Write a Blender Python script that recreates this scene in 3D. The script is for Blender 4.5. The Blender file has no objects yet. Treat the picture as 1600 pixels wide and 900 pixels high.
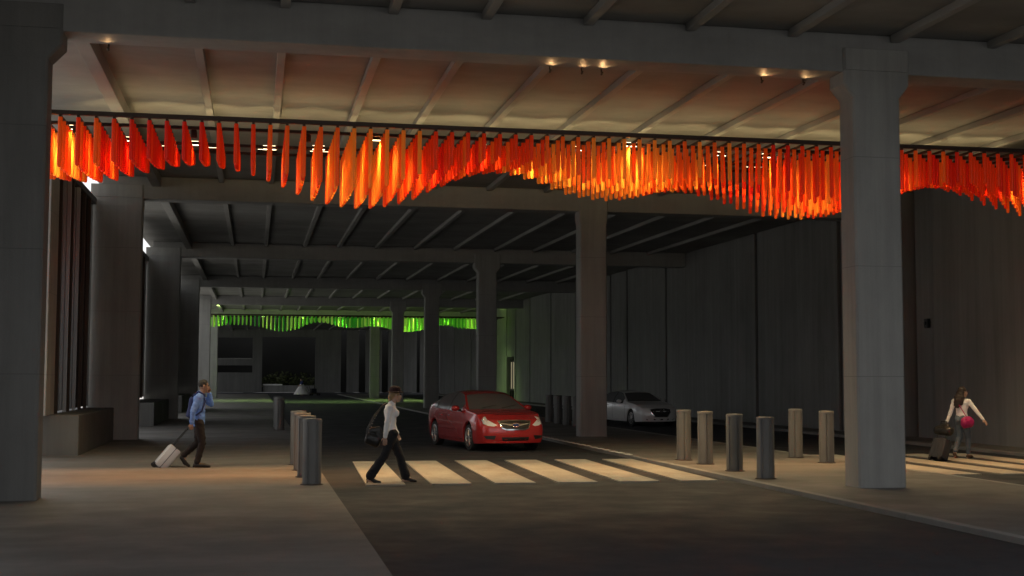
import bpy, bmesh, math, random
from mathutils import Vector, Matrix, noise
from mathutils.bvhtree import BVHTree
R = math.radians
random.seed(7)
scene = bpy.context.scene
COL = scene.collection

# ------------------------------------------------------------------ helpers
def link(o, parent=None):
    COL.objects.link(o)
    if parent is not None:
        o.parent = parent
    return o

def tag(o, label=None, cat=None, group=None, kind=None):
    if label: o['label'] = label
    if cat: o['category'] = cat
    if group: o['group'] = group
    if kind: o['kind'] = kind
    return o

def empty(name, loc, rz=0, label=None, cat=None, group=None):
    o = bpy.data.objects.new(name, None)
    o.empty_display_size = 0.2
    link(o)
    o.location = loc
    o.rotation_euler = (0, 0, rz)
    return tag(o, label, cat, group)

def obj(name, bm, mats, parent=None, smooth=None, loc=None):
    me = bpy.data.meshes.new(name)
    bmesh.ops.recalc_face_normals(bm, faces=bm.faces[:])
    bm.to_mesh(me); bm.free()
    if not isinstance(mats, (list, tuple)): mats = [mats]
    for m in mats: me.materials.append(m)
    if smooth:
        me.shade_smooth()
        me.set_sharp_from_angle(angle=R(smooth))
    o = bpy.data.objects.new(name, me)
    if loc: o.location = loc
    return link(o, parent)

def copy_tree(o, parent=None):
    c = o.copy(); COL.objects.link(c)
    if parent is not None: c.parent = parent
    for ch in list(o.children): copy_tree(ch, c)
    return c

def NB(): return bmesh.new()

def box(bm, x0, x1, y0, y1, z0, z1, bev=0.0, mi=0, rot=None, piv=None):
    vs = [bm.verts.new((x, y, z)) for x in (x0, x1) for y in (y0, y1) for z in (z0, z1)]
    idx = [(0, 1, 3, 2), (4, 6, 7, 5), (0, 4, 5, 1), (2, 3, 7, 6), (0, 2, 6, 4), (1, 5, 7, 3)]
    fs = [bm.faces.new([vs[i] for i in f]) for f in idx]
    for f in fs: f.material_index = mi
    if rot is not None:
        bmesh.ops.rotate(bm, cent=piv or Vector(((x0+x1)/2, (y0+y1)/2, (z0+z1)/2)), matrix=rot, verts=vs)
    if bev > 0:
        es = list({e for f in fs for e in f.edges})
        r = bmesh.ops.bevel(bm, geom=es, offset=bev, segments=2, affect='EDGES', profile=0.6)
        for f in r['faces']: f.material_index = mi
    return vs

def ring_loft(bm, rings, cap=True, mi=0):
    """rings: lists of points, the same number in each"""
    vr = [[bm.verts.new(p) for p in r] for r in rings]
    n = len(vr[0])
    for a, b in zip(vr, vr[1:]):
        for i in range(n):
            f = bm.faces.new((a[i], a[(i+1) % n], b[(i+1) % n], b[i])); f.material_index = mi
    if cap:
        for r in (vr[0][::-1], vr[-1]):
            f = bm.faces.new(r); f.material_index = mi
    return vr

def basis(d):
    d = d.normalized()
    a = Vector((1, 0, 0)) if abs(d.x) < 0.75 else Vector((0, 0, 1))
    e2 = d.cross(a).normalized(); e1 = e2.cross(d).normalized()
    return e1, e2

def tube(bm, p0, p1, r0, r1=None, n=10, mi=0, cap=True):
    p0, p1 = Vector(p0), Vector(p1); r1 = r0 if r1 is None else r1
    e1, e2 = basis(p1-p0)
    rg = []
    for p, r in ((p0, r0), (p1, r1)):
        rg.append([p + e1*math.cos(2*math.pi*i/n)*r + e2*math.sin(2*math.pi*i/n)*r for i in range(n)])
    ring_loft(bm, rg, cap, mi)

def path(bm, pts, r, n=8, mi=0):
    for a, b in zip(pts, pts[1:]): tube(bm, a, b, r, r, n, mi)

def lathe(bm, prof, n=24, c=(0, 0, 0), axis='z', mi=0):
    rg = []
    for r, h in prof:
        ring = []
        for i in range(n):
            a = 2*math.pi*i/n
            if axis == 'z': p = (c[0]+r*math.cos(a), c[1]+r*math.sin(a), c[2]+h)
            elif axis == 'y': p = (c[0]+r*math.cos(a), c[1]+h, c[2]+r*math.sin(a))
            else: p = (c[0]+h, c[1]+r*math.cos(a), c[2]+r*math.sin(a))
            ring.append(p)
        rg.append(ring)
    return ring_loft(bm, rg, True, mi)

def sphere(bm, c, rad, seg=14, rings=9, mi=0):
    if not isinstance(rad, (tuple, list)): rad = (rad,)*3
    m = Matrix.Translation(Vector(c)) @ Matrix.Diagonal((*rad, 1))
    r = bmesh.ops.create_uvsphere(bm, u_segments=seg, v_segments=rings, radius=1, matrix=m)
    for v in r['verts']:
        for f in v.link_faces: f.material_index = mi

def interp(tab, x):
    if x <= tab[0][0]: return tab[0][1]
    for (a, va), (b, vb) in zip(tab, tab[1:]):
        if x <= b: return va + (vb-va)*(x-a)/(b-a)
    return tab[-1][1]

def smooth_interp(tab, x):
    h = 0.06
    return (interp(tab, x-h) + 2*interp(tab, x) + interp(tab, x+h))/4

# ------------------------------------------------------------------ materials
def mat_new(name):
    m = bpy.data.materials.new(name); m.use_nodes = True
    nt = m.node_tree; nt.nodes.clear()
    out = nt.nodes.new('ShaderNodeOutputMaterial')
    return m, nt, out

def principled(nt, **kw):
    b = nt.nodes.new('ShaderNodeBsdfPrincipled')
    for k, v in kw.items():
        b.inputs[k].default_value = v
    return b

def simple(name, col, rough=0.5, metal=0.0, spec=0.5, coat=0.0, bump=0.0, bscale=60, var=0.0, vscale=8):
    m, nt, out = mat_new(name)
    b = principled(nt, **{'Base Color': (*col, 1), 'Roughness': rough, 'Metallic': metal, 'Specular IOR Level': spec, 'Coat Weight': coat, 'Coat Roughness': 0.05})
    nt.links.new(b.outputs[0], out.inputs[0])
    tc = nt.nodes.new('ShaderNodeTexCoord')
    if var > 0:
        n = nt.nodes.new('ShaderNodeTexNoise'); n.inputs['Scale'].default_value = vscale; n.inputs['Detail'].default_value = 5
        nt.links.new(tc.outputs['Object'], n.inputs['Vector'])
        mx = nt.nodes.new('ShaderNodeMix'); mx.data_type = 'RGBA'
        mx.inputs['A'].default_value = (*[c*(1-var) for c in col], 1); mx.inputs['B'].default_value = (*[min(1, c*(1+var)) for c in col], 1)
        nt.links.new(n.outputs['Fac'], mx.inputs['Factor']); nt.links.new(mx.outputs['Result'], b.inputs['Base Color'])
    if bump > 0:
        n = nt.nodes.new('ShaderNodeTexNoise'); n.inputs['Scale'].default_value = bscale; n.inputs['Detail'].default_value = 4
        nt.links.new(tc.outputs['Object'], n.inputs['Vector'])
        bp = nt.nodes.new('ShaderNodeBump'); bp.inputs['Strength'].default_value = bump; bp.inputs['Distance'].default_value = 0.01
        nt.links.new(n.outputs['Fac'], bp.inputs['Height']); nt.links.new(bp.outputs[0], b.inputs['Normal'])
    return m

def emitter(name, col, strength):
    m, nt, out = mat_new(name)
    e = nt.nodes.new('ShaderNodeEmission'); e.inputs[0].default_value = (*col, 1); e.inputs[1].default_value = strength
    nt.links.new(e.outputs[0], out.inputs[0])
    return m

def grainy(name, dark, light, stretch=(1, 1, 1), scale=0.6, rough=(0.6, 0.9), grain=0.12, bump=0.25, streak=0.0, joints=None, spec=0.4, fine=40.0):
    """concrete, paving and asphalt: blotches, fine grain, vertical streaks, optional joints; world-sized"""
    m, nt, out = mat_new(name)
    L = nt.links.new
    b = principled(nt, **{'Specular IOR Level': spec, 'Metallic': 1.0 if 'brass' in name else 0.0})
    L(b.outputs[0], out.inputs[0])
    geo = nt.nodes.new('ShaderNodeNewGeometry')
    def noise(sc, st, det=6, rgh=0.6):
        mp = nt.nodes.new('ShaderNodeMapping'); mp.inputs['Scale'].default_value = st
        L(geo.outputs['Position'], mp.inputs['Vector'])
        n = nt.nodes.new('ShaderNodeTexNoise'); n.inputs['Scale'].default_value = sc; n.inputs['Detail'].default_value = det; n.inputs['Roughness'].default_value = rgh
        L(mp.outputs[0], n.inputs['Vector']); return n.outputs['Fac']
    def math_(op, a, bb):
        n = nt.nodes.new('ShaderNodeMath'); n.operation = op
        for i, v in enumerate((a, bb)):
            if isinstance(v, (int, float)): n.inputs[i].default_value = v
            else: L(v, n.inputs[i])
        return n.outputs[0]
    big = noise(scale, stretch)
    fin = noise(fine, (1, 1, 1), 3)
    fac = math_('ADD', math_('MULTIPLY', big, 1-grain), math_('MULTIPLY', fin, grain))
    if streak > 0:
        st = noise(2.2, (1.6, 1.6, 0.07), 5, 0.7)
        fac = math_('ADD', math_('MULTIPLY', fac, 1-streak), math_('MULTIPLY', st, streak))
    rp = nt.nodes.new('ShaderNodeValToRGB')
    rp.color_ramp.elements[0].position = 0.33; rp.color_ramp.elements[0].color = (*dark, 1)
    rp.color_ramp.elements[1].position = 0.67; rp.color_ramp.elements[1].color = (*light, 1)
    L(fac, rp.inputs[0]); colout = rp.outputs[0]
    if joints:
        jx, jy, jw, jz, jdark = joints
        sep = nt.nodes.new('ShaderNodeSeparateXYZ'); L(geo.outputs['Position'], sep.inputs[0])
        tot = None
        for k, p in (('X', jx), ('Y', jy), ('Z', jz)):
            if not p: continue
            d = math_('ABSOLUTE', math_('SUBTRACT', math_('FRACT', math_('MULTIPLY', sep.outputs[k], 1/p), 0), 0.5), 0)
            ln = math_('GREATER_THAN', d, 0.5 - jw/p)
            tot = ln if tot is None else math_('MAXIMUM', tot, ln)
        mx = nt.nodes.new('ShaderNodeMix'); mx.data_type = 'RGBA'
        mx.inputs['B'].default_value = (*[c*jdark for c in dark], 1)
        L(tot, mx.inputs['Factor']); L(colout, mx.inputs['A']); colout = mx.outputs['Result']
    L(colout, b.inputs['Base Color'])
    rr = nt.nodes.new('ShaderNodeMapRange'); rr.inputs['From Min'].default_value = 0.3; rr.inputs['From Max'].default_value = 0.7
    rr.inputs['To Min'].default_value = rough[0]; rr.inputs['To Max'].default_value = rough[1]
    L(noise(1.1, (1, 1, 1), 4), rr.inputs['Value']); L(rr.outputs[0], b.inputs['Roughness'])
    bp = nt.nodes.new('ShaderNodeBump'); bp.inputs['Strength'].default_value = bump; bp.inputs['Distance'].default_value = 0.01
    L(math_('ADD', fin, math_('MULTIPLY', big, 0.6)), bp.inputs['Height']); L(bp.outputs[0], b.inputs['Normal'])
    return m

M = {}
M['concrete'] = grainy('column concrete', (.25, .25, .24), (.40, .40, .38), (1, 1, .5), .9, streak=.45, bump=.3, joints=(0, 0, .006, 1.83, .95))
M['beam'] = grainy('beam concrete', (.22, .22, .215), (.35, .35, .34), (.4, 1, 1), .9, rough=(.45, .75), streak=.25, bump=.10, spec=.4, fine=9)
M['deck'] = grainy('deck concrete', (.20, .195, .185), (.31, .305, .29), (.5, 1.2, 1), .5, grain=.1)
M['joist'] = grainy('joist concrete', (.26, .255, .24), (.37, .36, .345), (1, .3, 1), .9)
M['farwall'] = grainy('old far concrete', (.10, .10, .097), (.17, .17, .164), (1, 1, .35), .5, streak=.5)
M['wall'] = grainy('precast wall concrete', (.18, .181, .177), (.30, .301, .293), (1, 1, .35), .5, streak=.5, bump=.3)
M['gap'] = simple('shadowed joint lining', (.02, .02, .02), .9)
M['asphalt'] = grainy('asphalt', (.0225, .0245, .029), (.034, .037, .043), (1, .35, 1), .45, rough=(.62, .92), grain=.55, bump=.6, fine=42)
M['paving'] = grainy('pavement concrete', (.105, .100, .093), (.185, .176, .163), (.45, 1.3, 1), .55, rough=(.55, .85), grain=.18, bump=.25, fine=55)
M['kerb'] = grainy('kerb concrete', (.17, .167, .16), (.28, .275, .26), (1, 1, 1), 1.1, bump=.3)
M['stripe'] = grainy('worn crosswalk paint', (.25, .235, .20), (.42, .40, .345), (1, .5, 1), 2.2, grain=.45, bump=.35, fine=22)
M['dash'] = simple('white kerb paint', (.92, .92, .90), .6)
M['steel'] = simple('dark bronze steel', (.07, .05, .04), .45, .6)
M['bollard'] = grainy('bollard metal', (.11, .11, .108), (.19, .19, .185), (1, 1, .3), 2.2, rough=(.4, .62), bump=.08, spec=.5)
M['darkglass'] = simple('dark window glass', (.012, .012, .013), .12, 0, .6)
M['mullion'] = simple('aluminium mullion', (.42, .42, .42), .35, .8)
M['black'] = simple('black plastic', (.012, .012, .012), .45)
M['rubber'] = simple('tyre rubber', (.02, .02, .02), .8, bump=.2)
M['chrome'] = simple('chrome', (.75, .75, .76), .16, 1.0)
M['alloy'] = simple('alloy wheel metal', (.55, .55, .56), .3, .85)
M['redpaint'] = simple('red car paint', (.50, .034, .036), .25, .1, .5, 1.0)
M['greypaint'] = simple('grey car paint', (.82, .83, .84), .3, .1, .5, 1.0)
M['carglass'] = simple('car window glass', (.14, .145, .15), .12, 0, .7)
M['lens'] = simple('headlight lens', (.85, .86, .87), .15, .0, .8, 1.0)
M['seam'] = simple('door seam', (.006, .006, .006), .7)
M['badgeblue'] = simple('badge blue', (.02, .05, .22), .2, .2)
M['skin'] = simple('skin', (.48, .30, .22), .5, var=.1)
M['skin2'] = simple('warm skin', (.36, .20, .135), .5, var=.1)
M['hairdark'] = simple('dark brown hair', (.028, .016, .011), .5, bump=.6, bscale=90)
M['hairblond'] = simple('blond hair', (.30, .20, .10), .5, bump=.6, bscale=90)
M['hairblack'] = simple('short black hair', (.015, .012, .010), .6, bump=.6, bscale=90)
M['hat'] = simple('dark maroon felt', (.030, .009, .009), .9, bump=.4, bscale=120)
M['whitetop'] = simple('white knit', (.86, .86, .86), .85, bump=.8, bscale=38, var=.10, vscale=9)
M['whiteblouse'] = simple('white blouse cotton', (.86, .85, .84), .85, bump=.4, bscale=26, var=.08)
M['blacktrouser'] = simple('black trouser cloth', (.010, .010, .013), .85, bump=.3, bscale=30)
M['maroontrouser'] = simple('dark maroon trouser cloth', (.011, .007, .008), .85, bump=.3, bscale=30)
M['blueshirt'] = simple('blue denim shirt', (.15, .28, .68), .85, bump=.6, bscale=26, var=.45, vscale=11)
M['navy'] = simple('navy canvas', (.016, .030, .12), .8, bump=.4, bscale=60)
M['greyjean'] = simple('grey blue jeans', (.10, .125, .155), .85, bump=.4, bscale=40, var=.25)
M['pink'] = simple('magenta leather', (.42, .012, .12), .5, bump=.3, bscale=40)
M['leather'] = simple('black leather', (.012, .012, .012), .38, bump=.3, bscale=50)
M['tan'] = simple('brown suede shoe', (.10, .055, .03), .8)
M['silver'] = simple('silver suitcase shell', (.62, .65, .68), .38, .15, bump=.1)
M['darkcase'] = simple('dark navy suitcase fabric', (.018, .024, .036), .7, bump=.4, bscale=70)
M['eye'] = simple('dark eye', (.012, .010, .010), .2)
M['lip'] = simple('lip', (.32, .10, .085), .5)

def rod_mat(name, base, trans=.5, glow=0.06):
    m, nt, out = mat_new(name); L = nt.links.new
    b = principled(nt, **{'Base Color': (*base, 1), 'Roughness': .28, 'Specular IOR Level': .5})
    t = nt.nodes.new('ShaderNodeBsdfTranslucent'); t.inputs[0].default_value = (*base, 1)
    mx = nt.nodes.new('ShaderNodeMixShader'); mx.inputs[0].default_value = trans
    L(b.outputs[0], mx.inputs[1]); L(t.outputs[0], mx.inputs[2])
    if glow > 0:
        e = nt.nodes.new('ShaderNodeEmission'); e.inputs[0].default_value = (*base, 1); e.inputs[1].default_value = glow  # even emission added to the rods on top of the lamplight
        ad = nt.nodes.new('ShaderNodeAddShader'); L(mx.outputs[0], ad.inputs[0]); L(e.outputs[0], ad.inputs[1]); L(ad.outputs[0], out.inputs[0])
    else:
        L(mx.outputs[0], out.inputs[0])
    return m
RODS_O = [rod_mat('orange red acrylic', (.90, .070, .006)), rod_mat('orange acrylic', (.94, .18, .014)), rod_mat('amber acrylic', (.96, .36, .035)), rod_mat('red acrylic', (.82, .028, .006))]
RODS_G = [rod_mat('leaf green acrylic', (.38, .85, .10), .5, .05), rod_mat('lime acrylic', (.70, .95, .22), .5, .05), rod_mat('dark green acrylic', (.08, .55, .04), .5, .05)]

# ------------------------------------------------------------------ layout of the underpass (metres)
ROAD = -0.07                       # road level; pavements are at 0
Y0, STEP = 19.82, 18.58            # first bent and the distance between bents
ZB, ZJ, ZS = 6.92, 7.38, 7.58      # beam soffit, joist soffit, slab soffit
BEAM_D, COL_D = 0.70, 0.55
XW, XE = -4.7, 19.5                # left wall line and right wall line
YEND = 139.0
KL, KR, KM, KF = 1.25, 8.66, 12.65, 18.2   # kerb lines: left pavement, median left, median right, far walkway

def sheet(name, x0, x1, y0, y1, z, mat, sub=1.0):
    bm = NB()
    vs = [bm.verts.new(p) for p in ((x0, y0, z), (x1, y0, z), (x1, y1, z), (x0, y1, z))]
    bm.faces.new(vs)
    return obj(name, bm, mat)

M['openground'] = grainy('pale open ground', (.24, .235, .22), (.36, .35, .33), (1, 1, 1), .3)
g = sheet('ground', -700, 700, -700, 900, -0.30, M['openground']); tag(g, 'grey open ground stretching out around the underpass', 'ground', kind='structure')
def slab_obj(name, x0, x1, y0, y1, z0, z1, mat, label, cat):
    bm = NB(); box(bm, x0, x1, y0, y1, z0, z1)
    return tag(obj(name, bm, mat), label, cat, kind='structure')
slab_obj('road', KL+.01, KR-.15, -40, YEND, -.29, ROAD, M['asphalt'], 'dark asphalt road with the crosswalk where the red car waits', 'road')
slab_obj('side_road', KM+.15, KF-.01, -40, YEND, -.29, ROAD, M['asphalt'], 'dark asphalt road beyond the columns with the grey car', 'road')
slab_obj('cross_street', -30, 45, YEND+.005, 159, -.29, ROAD-.01, M['asphalt'], 'dark cross street at the far end of the underpass', 'road')
slab_obj('left_pavement', -5.2, KL, -40, YEND-.3, -.285, 0, M['paving'], 'broad concrete pavement on the left where the man walks', 'pavement')
slab_obj('median_pavement', KR, KM, -40, YEND-.3, -.285, 0, M['paving'], 'concrete median pavement carrying the column row and bollards', 'pavement')
slab_obj('right_pavement', KF+.15, 45, -40, YEND-.3, -.285, .02, M['paving'], 'narrow concrete walkway along the foot of the right wall', 'pavement')
def kerb(name, x0, x1, label):
    bm = NB()
    y = -38.0
    while y < YEND-1:
        y1 = min(y+2.0, YEND-.35)
        box(bm, x0, x1, y+.006, y1-.006, -.28, .006, .012)
        y = y1
    return tag(obj(name, bm, M['kerb']), label, 'kerb', kind='structure')
kerb('median_kerb', KR-.15, KR-.002, 'pale concrete kerb stones edging the median beside the road with the red car')
kerb('median_kerb_far', KM+.002, KM+.15, 'pale concrete kerb stones edging the median beside the road with the grey car')
kerb('wall_kerb', KF, KF+.148, 'concrete kerb stones below the right wall')
# painted dashes on the kerb past the crosswalk
bm = NB(); y = 29.2
while y < 48:
    box(bm, KR-.155, KR-.0, y, y+.32, .0085, .012); y += .62
tag(obj('kerb_marking', bm, M['dash']), 'line of small white painted dashes on the median kerb beyond the crosswalk', 'marking', kind='structure')

# crosswalks: raised worn paint slabs
sx = [(1.89, 2.57), (3.03, 3.73), (4.15, 4.87), (5.28, 6.00), (6.42, 7.14), (7.54, 8.24)]
nth = ['first', 'second', 'third', 'fourth', 'fifth', 'sixth']
for k, (a, b) in enumerate(sx):
    bm = NB()
    sk = 0.22
    pts = [(a, 22.40), (b, 22.40), (b+sk, 28.6), (a+sk, 28.6)]
    lo = [bm.verts.new((x, y, ROAD+.001)) for x, y in pts]; hi = [bm.verts.new((x, y, ROAD+.024)) for x, y in pts]
    bm.faces.new(hi)
    for i in range(4): bm.faces.new((lo[i], lo[(i+1) % 4], hi[(i+1) % 4], hi[i]))
    tag(obj('crosswalk_stripe', bm, M['stripe']), f'pale orange lit crosswalk stripe, {nth[k]} from the left kerb in front of the red car', 'crosswalk stripe', 'crosswalk stripes in front of the red car', 'structure')
sx2 = [(13.15, 13.85), (14.30, 15.0), (15.45, 16.15), (16.60, 17.30)]
for k, (a, b) in enumerate(sx2):
    bm = NB(); box(bm, a, b, 23.0, 29.4, ROAD+.001, ROAD+.022)
    tag(obj('crosswalk_stripe', bm, M['stripe']), f'pale crosswalk stripe by the woman with the pink bag, {nth[k]} from the median', 'crosswalk stripe', 'crosswalk stripes right of the big column', 'structure')

# ------------------------------------------------------------------ columns, piers, beams, decks
def column_mesh(w, d, zt, flare=.17):
    rings = []
    def rect(x0, x1, y0, y1, z, c=.035):
        return [(x0+c, y0, z), (x1-c, y0, z), (x1, y0+c, z), (x1, y1-c, z), (x1-c, y1, z), (x0+c, y1, z), (x0, y1-c, z), (x0, y0+c, z)]
    return rect
M['darkpier'] = grainy('darker pier concrete', (.13, .13, .125), (.22, .22, .212), (1, 1, .5), .9, streak=.45, bump=.3, joints=(0, 0, .006, 1.83, .95))  # column mix in a darker tone, nearest left pier only
def column(name, x0, w, y, label, cat='column', group=None, flare=.17, depth=COL_D, mat=None):
    mat = mat or M['concrete']
    t = empty(name, (x0+w/2, y, 0), 0, label, cat, group)
    rect = column_mesh(w, depth, ZB)
    h = w/2
    bm = NB()
    ring_loft(bm, [rect(-h, h, 0, depth, -.02), rect(-h, h, 0, depth, ZB-.42)])
    obj('shaft', bm, mat, t)
    bm = NB()
    ring_loft(bm, [rect(-h, h, 0, depth, ZB-.418), rect(-h-flare, h+flare, -.012, depth+.012, ZB-.20), rect(-h-flare, h+flare, -.012, depth+.012, ZB+.03)])
    ring_loft(bm, [rect(-h-flare, h+flare, -.03, .35, ZB+.032), rect(-h-flare, h+flare, -.03, .35, ZJ-.06)])
    obj('capital', bm, mat, t)
    return t
where = ['nearest square concrete column right of the crosswalk with a flared capital',
         'second concrete column of the row, hiding the rear of the grey car',
         'third concrete column of the row, standing behind the red car',
         'fourth concrete column of the row, behind the roof of the red car',
         'dark fifth column of the row, in front of the green hanging sculpture',
         'sixth column of the row, beyond the green hanging sculpture']
for i in range(6):
    column('concrete_column', 9.735, .847, Y0+STEP*i, where[i], 'column', 'concrete columns along the median', flare=.03 if i == 1 else .17)
piers = ['big dark concrete pier in the left foreground cut by the picture edge',
         'second concrete pier of the left row, beyond the dark window wall',
         'third concrete pier of the left row, behind the man with the phone',
         'fourth concrete pier of the left row, just left of the man',
         'fifth concrete pier of the left row, left of the green sculpture',
         'sixth concrete pier of the left row, past the green sculpture']
PX = [-3.09, -3.28, -3.24, -3.22, -3.2, -3.2]
for i in range(6):
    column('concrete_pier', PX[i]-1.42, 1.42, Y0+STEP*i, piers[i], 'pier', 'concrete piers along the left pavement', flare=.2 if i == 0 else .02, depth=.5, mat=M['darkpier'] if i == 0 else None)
ordn = ['first', 'second', 'third', 'fourth', 'fifth', 'sixth']
for i in range(6):
    y = Y0+STEP*i
    bm = NB(); box(bm, -40 if i == 0 else XW+.3, 45 if i == 0 else XE-.02, y+.02, y+BEAM_D, ZB, ZS-.004, .03)
    tag(obj('ceiling_beam', bm, M['beam'], loc=(0, 0, 0)), f'{ordn[i]} grey concrete cross beam on top of the {ordn[i]} column of the row', 'beam', 'cross beams under the deck', 'thing')
bo = bpy.data.objects['ceiling_beam']  # added lamps: their light stands in for rod reflections on the soffit
for x, w_ in ((-2.31, .5), (4.68, 1.0), (5.22, .6), (5.56, 1.1), (8.38, 1.1), (9.14, .8)):
    y_, z_ = Y0+BEAM_D-.08, ZB-.085
    bm = NB(); tube(bm, (x, y_+.06, ZB-.001), (x, y_+.03, z_), .012, .012, 8); tube(bm, (x, y_+.04, z_-.012), (x, y_-.01, z_+.012), .018, .018, 12)
    f = obj('added_glint_lamp', bm, M['steel'], bo)
    li = bpy.data.lights.new('added_glint_light', 'SPOT'); li.energy = 1.5*w_; li.color = (1, .56, .23); li.spot_size = R(120); li.spot_blend = .9; li.shadow_soft_size = .02
    lo = bpy.data.objects.new('added_glint_light', li); link(lo, f); lo.location = (x, y_-.04, z_+.005)
    lo.rotation_euler = Vector((0, -.30, .22)).to_track_quat('-Z', 'Y').to_euler()
JX = [-2.9, -1.06, .36, 2.02, 3.50, 5.16, 6.88, 8.66, 10.5, 12.3, 14.1, 15.9, 17.7]
bayname = ['concrete deck above the foreground, in front of the nearest beam', 'warm lit concrete deck above the orange sculpture, with ribs', 'dim concrete deck behind the second beam', 'dark concrete deck behind the third beam', 'dark concrete deck behind the fourth beam', 'green lit concrete deck above the green sculpture', 'concrete deck added past the far columns to keep sky light out']
for b in range(7):
    ya = 10.2 if b == 0 else Y0+STEP*(b-1)+BEAM_D
    yb = Y0 if b == 0 else (Y0+STEP*b if b < 6 else YEND+21)
    if b == 0: yb = Y0
    x0d, x1d = (-40, 45) if b == 0 else (-8.5, 23.5) if b == 6 else (XW, XE+1.3)  # last bay: added roof over the far street, sized to limit sky light
    t = empty('bridge_deck', (0, ya, ZS), 0, bayname[b], 'deck', 'concrete decks overhead')
    bm = NB(); box(bm, x0d, x1d, -.35 if b else 0, yb-ya+(.346 if b < 6 else 0), 0, .45)
    obj('slab', bm, M['deck'], t)
    for k, x in enumerate(JX if b else [-6.4, -4.6]+JX+[19.4, 21.2]):
        bm = NB()
        w = .26 if k == 0 and b else .15
        zl = -.30 if k == 0 and b else -.13
        box(bm, x-w/2, x+w/2, .004, yb-ya-.006, zl, -.002, .012)
        obj('joist', bm, M['joist'], t)

# ------------------------------------------------------------------ left side: plinths, window walls, wall
bm = NB(); box(bm, XW-9.5, XW-9.1, 39.5, YEND, -.3, 4.2)  # outer wall added, pale so daylight bounces in between the piers
tag(obj('added_wall', bm, M['openground']), 'plain grey concrete wall added beyond the left piers to bounce daylight', 'wall', kind='thing')
plinth_lab = ['low concrete plinth under the dark window wall, left of the silver suitcase', 'low dark concrete plinth between the second and third piers', 'low dark concrete plinth between the third and fourth piers']
for i, (ya, yb) in enumerate(((30.9, 38.3), (48.8, 56.9), (67.0, 75.5))):
    bm = NB(); box(bm, XW-.3 if i == 0 else XW-.04, -3.93 if i == 0 else -3.6, ya, yb, -.05, .92 if i == 0 else .85, .03)
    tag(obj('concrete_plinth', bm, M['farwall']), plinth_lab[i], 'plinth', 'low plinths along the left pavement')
    t = empty('window_wall', (-4.58, ya, .92), 0, ['tall dark glazed wall with thin metal mullions beside the second pier', 'dark glazed wall beside the third pier', 'dark glazed wall beside the fourth pier'][i], 'window wall', 'dark glazed walls on the left')
    z1 = ZB-.92-.1
    bm = NB(); box(bm, -.1, -.05, .38, yb-ya, .05, z1); obj('glass', bm, M['darkglass'], t)
    yy = [.95, 2.35, 2.9, 4.0, 5.1, 6.2]
    for q, y_ in enumerate(yy):
        bm = NB(); box(bm, -.048, .04, y_-.035, y_+.035, .002, z1, .006)
        obj('mullion', bm, M['mullion'] if q in (1, 3) else M['steel'], t)
    bm = NB(); box(bm, -.42, .05, -.85, .36, .002, z1+.35, .02); obj('frame_post', bm, M['concrete'], t)
    bm = NB(); box(bm, -.12, .05, 0.362, yb-ya, z1-.12, z1+.05, .01); obj('frame_head', bm, M['steel'], t)
bm = NB(); box(bm, -7.4, -6.9, -14, 19.6, -.1, ZS-.01)  # unseen wall added to block sky light from the left pier and pavement
tag(obj('added_wall', bm, M['farwall']), 'tall concrete wall added out of view to shade the left pier', 'wall', kind='thing')
# wall lamp glimpsed at the far left above the window wall
t = empty('wall_lamp', (-4.36, 31.3, 7.02), 0, 'white linear wall lamp glimpsed left above the rail', 'wall lamp')
bm = NB(); box(bm, -.1, .62, 0, .05, -.02, .20, .01); obj('diffuser', bm, emitter('white lamp diffuser', (1, .93, .78), 1.1), t)
bm = NB(); box(bm, -.14, .66, .052, .10, -.05, .23, .01); obj('housing', bm, M['steel'], t)

# ------------------------------------------------------------------ right wall with deep joints
t = empty('retaining_wall', (XE, 0, 0), 0, 'tall dark precast concrete wall with deep vertical joints on the right', 'wall')
edges = [8.0, 16.0, 24.0, 34.9, 36.5, 41.0, 48.45, 60.0, 66.7, 70.0, 78.0, 85.0, 91.8, 97.0, 100.6, 108.4, 118.0, 128.0, YEND]
bm = NB(); box(bm, .55, 1.0, 8.0, YEND, -.1, ZS-.01); obj('backing', bm, M['gap'], t)
for a, b in zip(edges, edges[1:]):
    rec = .32 if (a == 34.9) else 0.0
    bm = NB()
    if a == 97.0:
        box(bm, 0, .54, a+.14, b-.14, 3.4, ZS-.012, .02); box(bm, 0, .54, a+.14, a+.6, -.08, 3.398, .02)
    else:
        box(bm, rec, .54, a+.14, b-.14, -.08, ZS-.012, .02)
    obj('wall_panel', bm, M['wall'], t)
# lit doorway far along the right wall
t = empty('lit_doorway', (XE+.3, 99.2, 0), 0, 'small lit doorway far off in the right wall above the red car', 'doorway')
bm = NB(); box(bm, .0, .05, -1.3, 1.2, .9, 3.0); obj('window_pane', bm, emitter('doorway glow', (1, .88, .55), .16), t)
bm = NB()
for y_ in (-1.36, -.5, .35, 1.2): box(bm, -.06, .06, y_, y_+.08, .0, 3.2)
box(bm, -.055, .055, -1.28, 1.2, 3.0, 3.15); box(bm, -.055, .055, -1.28, 1.2, .75, .9); obj('frame', bm, M['black'], t)
t = empty('wall_box', (XE+.30, 35.6, 3.45), 0, 'small dark alarm box on the right wall recess beside the big column', 'alarm box')
bm = NB(); box(bm, -.10, .01, -.11, .11, -.14, .14, .03); obj('case', bm, M['black'], t)
bm = NB(); lathe(bm, [(.01, -.14), (.05, -.135), (.06, -.11), (.06, -.101)], 16, (0, 0, 0), 'x'); obj('horn', bm, M['black'], t)
tag
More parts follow.
